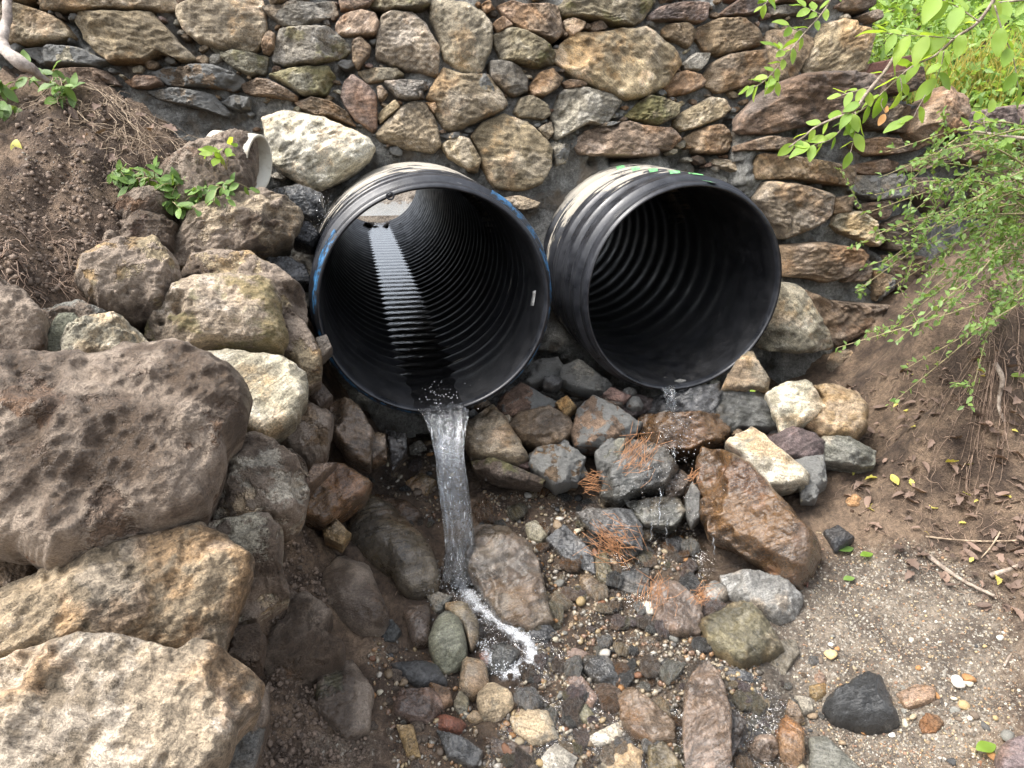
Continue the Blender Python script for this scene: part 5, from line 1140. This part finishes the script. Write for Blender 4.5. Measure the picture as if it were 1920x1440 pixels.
def leaf_cloud(name, pos, dirs, nns, Ls, w, tint):
    "many small folded leaves in one mesh"
    n = len(pos); d = dirs/np.linalg.norm(dirs, axis=1)[:, None]; nn = nns-(nns*d).sum(1)[:, None]*d; nn /= np.linalg.norm(nn, axis=1)[:, None]; x = np.cross(d, nn); L = Ls[:, None]
    P = [pos, pos+d*L*.45+x*L*w+nn*L*.1, pos+d*L*.45-x*L*w+nn*L*.1, pos+d*L*.9+x*L*w*.35+nn*L*-.02, pos+d*L*.9-x*L*w*.35+nn*L*-.02, pos+d*L*1.02-nn*L*.05, pos+d*L*.5]
    V = np.stack(P, 1).reshape(-1, 3); o_ = (np.arange(n)*7)[:, None]
    F_ = np.concatenate([o_+np.array([[0, 1, 6]]), o_+np.array([[0, 6, 2]]), o_+np.array([[1, 3, 6]]), o_+np.array([[2, 6, 4]]), o_+np.array([[3, 5, 6]]), o_+np.array([[4, 6, 5]])], 0)
    m = fast_mesh(name, V, F_); at = m.color_attributes.new('tint', 'FLOAT_COLOR', 'POINT'); tt = np.repeat(tint, 7); at.data.foreach_set('color', np.c_[tt, tt, tt, np.ones(len(tt))].ravel().astype(np.float32)); return m
# the shrub on the right bank
r_ = np.random.RandomState(81); shrub = empty('shrub', at_y(1930, 560, 1.95)); tag(shrub, 'arching small-leaved green shrub spilling over the right bank', 'shrub')
ENDS = [(1570, 652), (1600, 462), (1640, 440), (1605, 545), (1655, 330), (1660, 285), (1690, 310), (1700, 345), (1620, 400), (1680, 640), (1668, 760), (1640, 640), (1700, 690), (1815, 760), (1830, 700), (1810, 620), (1760, 600), (1720, 560), (1700, 500), (1690, 440), (1740, 400), (1760, 350), (1780, 420), (1750, 480), (1780, 540),
        (1720, 300), (1820, 330), (1850, 380), (1830, 450), (1860, 520), (1800, 500), (1650, 500), (1670, 540), (1730, 620), (1690, 590), (1770, 300), (1860, 300), (1880, 340), (1880, 430), (1900, 480), (1640, 365), (1625, 500), (1705, 400), (1735, 520), (1860, 600), (1800, 390), (1780, 270)]
stems = []; lp = []; ld = []; ln = []; lL = []; lt = []
for k, (u, v) in enumerate(ENDS):
    y1 = 1.93+r_.uniform(-.12, .22) if v < 560 else 1.86+r_.uniform(-.08, .1)
    a = at_y(1955+r_.uniform(-25, 30), min(620, 300+(v-250)*.42+r_.uniform(-70, 60)), 1.92+r_.uniform(-.1, .2)); b = at_y(u, v, y1); g_ = gbase([b[0]], [b[1]])[0]
    if b[2] < g_+.015: b[2] = g_+.02
    mid_ = (a+b)/2+np.array([r_.normal(0, .04), r_.normal(0, .05)-.03, .03+r_.uniform(0, .06)]); P3 = spline([a, mid_, b], 26)
    o = ob('stem', mesh('stem', *tube(P3, np.linspace(.0028, .0009, 26), 5)), M['stem'], shrub)
    for i in range(5, 26):
        for q_ in range(r_.randint(1, 4)):
            pos = P3[i]+r_.randn(3)*.004; dd = nrm(P3[min(25, i+1)]-P3[i-1])*.5+r_.randn(3)*.7; lp.append(pos); ld.append(dd); ln.append(np.array([r_.normal(0, .5), -.4+r_.normal(0, .4), .8])); lL.append(r_.uniform(.012, .025)); lt.append(np.clip(r_.beta(2, 2.4)+(.35 if r_.rand() < .05 else 0), 0, 1))
        if r_.rand() < .10:                                # side shoot
            e = P3[i]+np.array([r_.normal(-.03, .05), r_.normal(-.02, .03), r_.normal(-.01, .05)]); sh = np.linspace(P3[i], e, 8); stems.append(tube(sh, .0008, 4))
            for w_ in range(1, 8):
                for q_ in range(3): lp.append(sh[w_]+r_.randn(3)*.003); ld.append(nrm(e-P3[i])*.4+r_.randn(3)*.7); ln.append(np.array([r_.normal(0, .5), -.4+r_.normal(0, .4), .8])); lL.append(r_.uniform(.010, .02)); lt.append(r_.beta(2, 2))
kind(ob('side_shoots', mesh('side_shoots', *merge(stems)), M['stem'], shrub), 'stuff')
kind(ob('foliage', leaf_cloud('foliage', np.array(lp), np.array(ld), np.array(ln), np.array(lL), .27, np.array(lt)), M['shrubleaf'], shrub), 'stuff')
settle(shrub)
# undergrowth on the hillside behind the wing wall
pos = ground_pts(scatter_px('1560,-160 2060,-160 2060,330 1800,260 1600,150', 15000, 91), 2.9, 9.0, 220); n = len(pos); hgt = r_.rand(n)**1.6
pos = pos+np.c_[r_.normal(0, .05, n), r_.normal(0, .05, n), hgt*(.12+.07*(pos[:, 1]-2.9))]
k = pos[:, 0] > 1.28+.02*pos[:, 1]; pos = pos[k]; n = len(pos)
o = ob('undergrowth', leaf_cloud('undergrowth', pos, r_.randn(n, 3)+np.array([0, -.2, .2]), np.c_[r_.normal(0, .5, n), r_.normal(-.4, .4, n), np.full(n, .8)], r_.uniform(.02, .05, n)*(pos[:, 1]/3.2), .26, np.clip(r_.beta(2, 1.8, n)*.75+.3*fbm(pos*2.5, 3, 9), 0, 1)), M['bgleaf']); kind(o, 'stuff'); o['label'] = 'bright green undergrowth covering the hillside beyond the wall'; o['category'] = 'undergrowth'
bl = []
for k in range(420):
    u, v = r_.uniform(1690, 1920), r_.uniform(90, 215); p = at_y(u, v, r_.uniform(2.95, 3.3)); p[2] = gbase([p[0]], [p[1]])[0]; q_ = p+np.array([r_.normal(0, .05), r_.normal(-.03, .04), r_.uniform(.08, .24)]); m2 = (p+q_)/2+np.array([0, 0, .03]); bl.append(tube([p, m2, q_], [.002, .0016, .0005], 3, False))
o = ob('grass', mesh('grass', *merge(bl)), M['yellowleaf']); kind(o, 'stuff'); o['label'] = 'pale grass blades behind the wing wall'; o['category'] = 'grass'
# board lying behind the ledge
bd = np.array([at_y(1612, 151, 2.86), at_y(1716, 138, 2.86), at_y(1717, 101, 2.86), at_y(1634, 118, 2.86)]); th_ = np.array([.01, .05, 0])
V = list(bd)+list(bd+th_); Fc = [(0, 1, 2, 3), (7, 6, 5, 4), (0, 4, 5, 1), (1, 5, 6, 2), (2, 6, 7, 3), (3, 7, 4, 0)]
o = ob('wooden_board', mesh('wooden_board', V, Fc, False), M['board']); tag(o, 'dark red-brown wooden board behind the ledge of the wing wall', 'board'); bv = o.modifiers.new('bevel', 'BEVEL'); bv.width = .004

# ------------------------------------------------------------------ left bank: drain pipe, root, weeds, stems
oc = at_y(487, 307, 2.1); ax_ = nrm((.95, -.12, -.12)); pa_ = nrm(np.cross(ax_, [0, 0, 1.])); pb_ = np.cross(pa_, ax_)
prof = [(-.13, .075), (-.05, .075), (-.048, .079), (.0, .079), (.001, .078), (.0005, .072), (-.06, .071), (-.13, .071)]
V = []; Fc = []; NP = 48
for s_, r0 in prof:
    for k in range(NP): a = 2*math.pi*k/NP; V.append(oc+ax_*s_+r0*(math.cos(a)*pa_+math.sin(a)*pb_))
for i in range(len(prof)-1):
    for k in range(NP): Fc.append((i*NP+k, (i+1)*NP+k, (i+1)*NP+(k+1) % NP, i*NP+(k+1) % NP))
tag(ob('drain_pipe', mesh('drain_pipe', V, Fc), M['pvc']), 'white plastic drain pipe sticking out of the soil bank', 'drain pipe')
for poly, Y, lab in (('300,330 340,295 400,262 450,252 478,270 474,330 458,385 400,398 330,388', 2.02, 'mound of dark soil banked against the white drain pipe'), ('215,395 250,372 300,370 325,395 300,420 240,425', 1.9, 'clod of dark soil under the drooping weeds')):
    o = rock('soil_mound', poly, Y, lab, 'mud', 'mudc', .075, .2, .8, None, res=71, q=3, rough=.05, chips=0, jag=.05, planes=[(1, 0, -.3), (1, .2, .3)]); o['category'] = 'soil'
P3 = spline([at_y(u, v, y) for u, v, y in ((16, -40, 1.95), (14, -5, 1.95), (14, 30, 1.93), (7, 58, 1.9), (4, 82, 1.87), (18, 102, 1.85), (40, 118, 1.85), (62, 134, 1.87), (90, 152, 1.9))], 44)
V, Fc = tube(P3, np.interp(np.linspace(0, 1, 44), [0, .35, .55, .8, 1], [.010, .011, .013, .015, .008]), 14); V = np.array(V); V += (fbm(V*60, 3, 4)*.0025)[:, None]*np.array([[1, .5, 1]])
tag(ob('bleached_root', mesh('bleached_root', V, Fc), M['root']), 'pale bleached root curving down at the top corner of the bank', 'root')
r_ = np.random.RandomState(101)
def strands(name, starts, label, cat, mat, n, L, rad, down, seed):
    q = np.random.RandomState(seed); parts = []
    P0 = ground_pts(scatter_px(starts, n, seed))
    for p in P0:
        p = p+np.array([0, -.004, .008]); d = nrm(np.array([q.normal(.3, .7), q.normal(-.25, .5), q.normal(down, .28)])); l = L*q.uniform(.4, 1.3); pts = [p]; 
        for k in range(7):
            d = nrm(d+q.randn(3)*.42+np.array([0, 0, down*.25])); nx2 = pts[-1]+d*l/7; g_ = gbase([nx2[0]], [nx2[1]])[0]+.006
            if down > -.3: nx2[2] = max(g_, min(nx2[2], g_+.035))
            pts.append(nx2)
        parts.append(tube(pts, np.linspace(rad, rad*.35, 8)*q.uniform(.5, 1.3), 4, False))
    o = ob(name, mesh(name, *merge(parts)), mat); kind(o, 'stuff'); o['label'] = label; o['category'] = cat
strands('dry_stems', '90,140 250,165 440,240 490,290 440,330 330,320 200,270 100,200', 'tangle of dry thin stems matted on the soil bank', 'dead stems', M['straw'], 330, .15, .0012, .02, 41)
strands('dry_stems', '180,280 330,300 440,320 430,400 300,400 200,340', 'dry grass hanging over the edge of the bank above the boulders', 'dead stems', M['straw'], 150, .12, .0011, -.4, 42)
strands('rootlets', '0,420 190,420 210,480 160,560 0,540', 'dark rootlets hanging from the cut edge of the soil bank', 'roots', M['rootlet'], 210, .10, .0011, -.8, 43)
strands('litter_twigs', '1560,720 1700,700 1920,640 1920,1130 1760,1120 1600,990', 'thin twigs and needles scattered over the leaf litter', 'twigs', M['rootlet'], 260, .09, .0012, .0, 44)
strands('litter_twigs', '1800,520 1930,480 1930,720 1830,700', 'bare twigs and roots in the shade beneath the shrub', 'twigs', M['rootlet'], 50, .15, .0016, -.1, 45)
def weed(name, label, base, n, spread, ll, mat, seed, dep=-.02, cat='weed', Y=None):
    q = np.random.RandomState(seed); p = hit(*base)+np.array([0, -.01, .01]) if Y is None else at_y(base[0], base[1], Y); root = empty(name, p); tag(root, label, cat)
    for k in range(max(2, n//4)):
        e = p+np.array([q.normal(0, spread), q.normal(-.03, spread*.5), q.uniform(.0, spread*1.2)+dep]); P3 = spline([p, (p+e)/2+np.array([0, -.01, .015]), e], 10)
        ob('stem', mesh('stem', *tube(P3, np.linspace(.0015, .0007, 10), 5)), M['stem'], root)
        for j in range(4):
            i = min(8, 3+j*2); d = nrm(P3[i+1]-P3[i])*.5+q.randn(3)*.6+np.array([0, -.3, -.1]); leaf_at(P3[i], d, np.array([q.normal(0, .4), -.6, .7]), ll*q.uniform(.6, 1.25), LEAF[q.randint(3)], mat, root)
    settle(root)
weed('weed_sprig', 'fresh green sprig growing in front of the white drain pipe', (425, 318), 14, .045, .036, M['leaf'], 51, .03, 'weed', 1.95)
for k, (bx_, by_, lab) in enumerate(((290, 335, 'dull green weeds drooping over the bank edge'), (350, 350, 'leafy weeds in the dark hollow under the white drain pipe'), (390, 365, 'broad-leaved weeds right above the tan layered boulder'), (225, 330, 'thin weeds at the middle of the bank edge'), (320, 385, 'weeds hanging in front of the dark hollow of the bank'), (420, 350, 'weeds drooping beside the mouth of the white drain pipe'))):
    weed('weeds', lab, (bx_, by_), 34, .06, .034, M['leafdark'], 60+k, -.05, 'weed', 1.93)
for k, (bx_, by_, lab) in enumerate(((110, 165, 'wilted green weeds under the bleached root'), (140, 190, 'crumpled leafy weeds just below the end of the bleached root'), (25, 190, 'wilted weeds at the photo edge of the bank'), (15, 220, 'dark green weeds lowest at the photo edge'))):
    weed('weeds', lab, (bx_, by_), 24, .05, .04, M['leafdark'], 70+k, -.02)
p = hit(45, 285); tag(leaf_at(p+np.array([0, -.02, .03]), np.array([.1, -.35, -.8]), -FW+.3*UP, .052, LEAF[0], M['yellowleaf'], None, 'fallen_leaf'), 'single yellow leaf hanging on the soil bank', 'leaf')

# ------------------------------------------------------------------ right bank: leaf litter, twigs, needles
G = ground_pts(scatter_px('1555,720 1640,700 1760,690 1930,640 1930,1150 1800,1140 1680,1060 1580,960 1550,860', 290, 111)); r_ = np.random.RandomState(112)
for k, g in enumerate(G):
    gr_ = r_.rand(); mt = M['deadleaf'] if gr_ < .93 else M['yellowleaf']
    o = leaf_at(g+np.array([0, 0, .008+r_.rand()*.008]), np.array([r_.normal(), r_.normal(), r_.normal(0, .2)]), np.array([r_.normal(0, .3), r_.normal(-.1, .3), 1]), (.014+.032*r_.rand()**1.5), LOBED[r_.randint(5)], mt, None, 'fallen_leaf')
    big_l = o.scale[0] > .045
    tag(o, ('dry brown curled leaf on the soil bank under the shrub' if mt is M['deadleaf'] else 'small yellow fallen leaf on the soil bank under the shrub') if g[2] > .45 else ('dry brown fallen leaf at the edge of the sandy gravel' if mt is M['deadleaf'] else 'small yellow fallen leaf at the edge of the sandy gravel'), 'leaf', 'fallen leaves on the bank')
for k, g in enumerate(ground_pts(scatter_px('150,200 420,250 470,330 420,400 220,360 120,260', 42, 115))):
    o = leaf_at(g+np.array([0, -.01, .012]), np.array([r_.normal(), r_.normal(), r_.normal(0, .4)]), np.array([r_.normal(0, .4), -.5+r_.normal(0, .3), .8]), r_.uniform(.02, .045), LOBED[r_.randint(5)], M['deadleaf'], None, 'fallen_leaf'); tag(o, 'dry brown leaf among the dead stems of the left bank', 'leaf', 'fallen leaves on the left bank')
for u, v, L, mt, lab in ((1590, 1362, .05, 'leaf', 'narrow green leaf beside the black triangular boulder'), (1828, 1415, .05, 'leaf', 'round green leaf flat on the gravel near the bottom edge'), (1612, 1050, .04, 'leaf', 'pale green leaf past the end of the rusty slab'), (1580, 1095, .035, 'leafdark', 'small green sprig on the sand'), (1905, 868, .045, 'leaf', 'green leaf lying high on the soil bank at the photo edge'), (1895, 715, .05, 'leaf', 'green leaf under the shrub stems at the photo edge'), (1405, 745, .02, 'leaf', 'tiny green leaf on the dark grey rock'), (1570, 1040, .05, 'leafdark', 'torn green leaf beside the blue-black stone'), (1755, 820, .03, 'yellowleaf', 'golden leaf near the yellow-ochre rock'), (1740, 960, .035, 'yellowleaf', 'pale yellow leaf on the leaf litter')):
    p = hit(u, v); 
    if 'dark grey rock' in lab: p = at_y(1405, 742, 2.07)
    tag(leaf_at(p+np.array([0, 0, .014]), np.array([1, .2, .1]), np.array([0, -.3, 1]), L, LEAF[0], M[mt], None, 'fallen_leaf'), lab, 'leaf')
for pts, rad, mt, lab in (([(1678, 1002), (1740, 1012), (1830, 1020), (1935, 1018)], .0032, 'straw', 'long straw-coloured stem lying across the leaf litter'), ([(1735, 1048), (1770, 1075), (1805, 1098), (1860, 1125)], .007, 'bark', 'thick brown stick beside the gravel'), ([(1852, 1088), (1890, 1075), (1935, 1058)], .008, 'bark', 'short brown stick at the photo edge'), ([(1872, 1003), (1855, 1030), (1836, 1052)], .003, 'straw', 'short pale twig crossing under the long straw-coloured stem'),
                          ([(1508, 1065), (1512, 1100), (1500, 1135), (1488, 1160)], .003, 'board', 'black wet twig at the lower end of the rusty slab'), ([(1878, 1255), (1895, 1230), (1935, 1215)], .003, 'bark', 'thin bent twig on the gravel at the photo edge'), ([(1860, 690), (1875, 720), (1868, 770), (1880, 800)], .008, 'bark', 'gnarled root in the bank under the shrub'), ([(710, 1065), (740, 1075), (750, 1100), (742, 1120)], .002, 'rootlet', 'thin root curling beside the large smooth wet boulder')):
    pr = [hit(u, v)+np.array([0, -.004, rad+.008]) for u, v in pts]; tag(ob('twig', mesh('twig', *tube(spline(pr, 22), np.linspace(rad, rad*.55, 22), 8)), M[mt]), lab, 'twig')
for k, (u, v, y, n, L, ang, lab) in enumerate(((1195, 850, 1.88, 60, .085, 1.1, 'clump of orange pine needles caught on the black sloping rock'), (1150, 1015, 1.76, 75, .085, -.75, 'clump of orange pine needles on the flat slate-grey stone'), (1318, 1112, 1.58, 36, .04, .9, 'small tuft of pine needles by the small round grey rock'), (1228, 1105, 1.62, 32, .07, 1.4, 'strands of pine needles beside the glossy slab'), (1112, 905, 1.92, 26, .05, -.3, 'few pine needles beside the mortared brown block'), (1300, 890, 1.9, 20, .03, .5, 'little tuft of pine needles above the upright grey stone'))):
    q = np.random.RandomState(200+k); c0 = at_y(u, v, y); parts = []
    for j in range(n):
        a = ang+q.normal(0, .38)+(q.uniform(-1.5, 1.5) if q.rand() < .3 else 0); d = RX*math.cos(a)+UP*math.sin(a)*.9+FW*q.normal(0, .15); p = c0+RX*q.normal(0, L*.3)+UP*q.normal(0, L*.3)-FW*q.uniform(0, .015); l = L*q.uniform(.6, 1.2); m2 = p+q.randn(3)*.006
        parts.append(tube([p-d*l/2, m2, p+d*l/2], [.0006, .0007, .0004], 4, False))
    tag(ob('pine_needles', mesh('pine_needles', *merge(parts)), M['needle']), lab, 'pine needles')
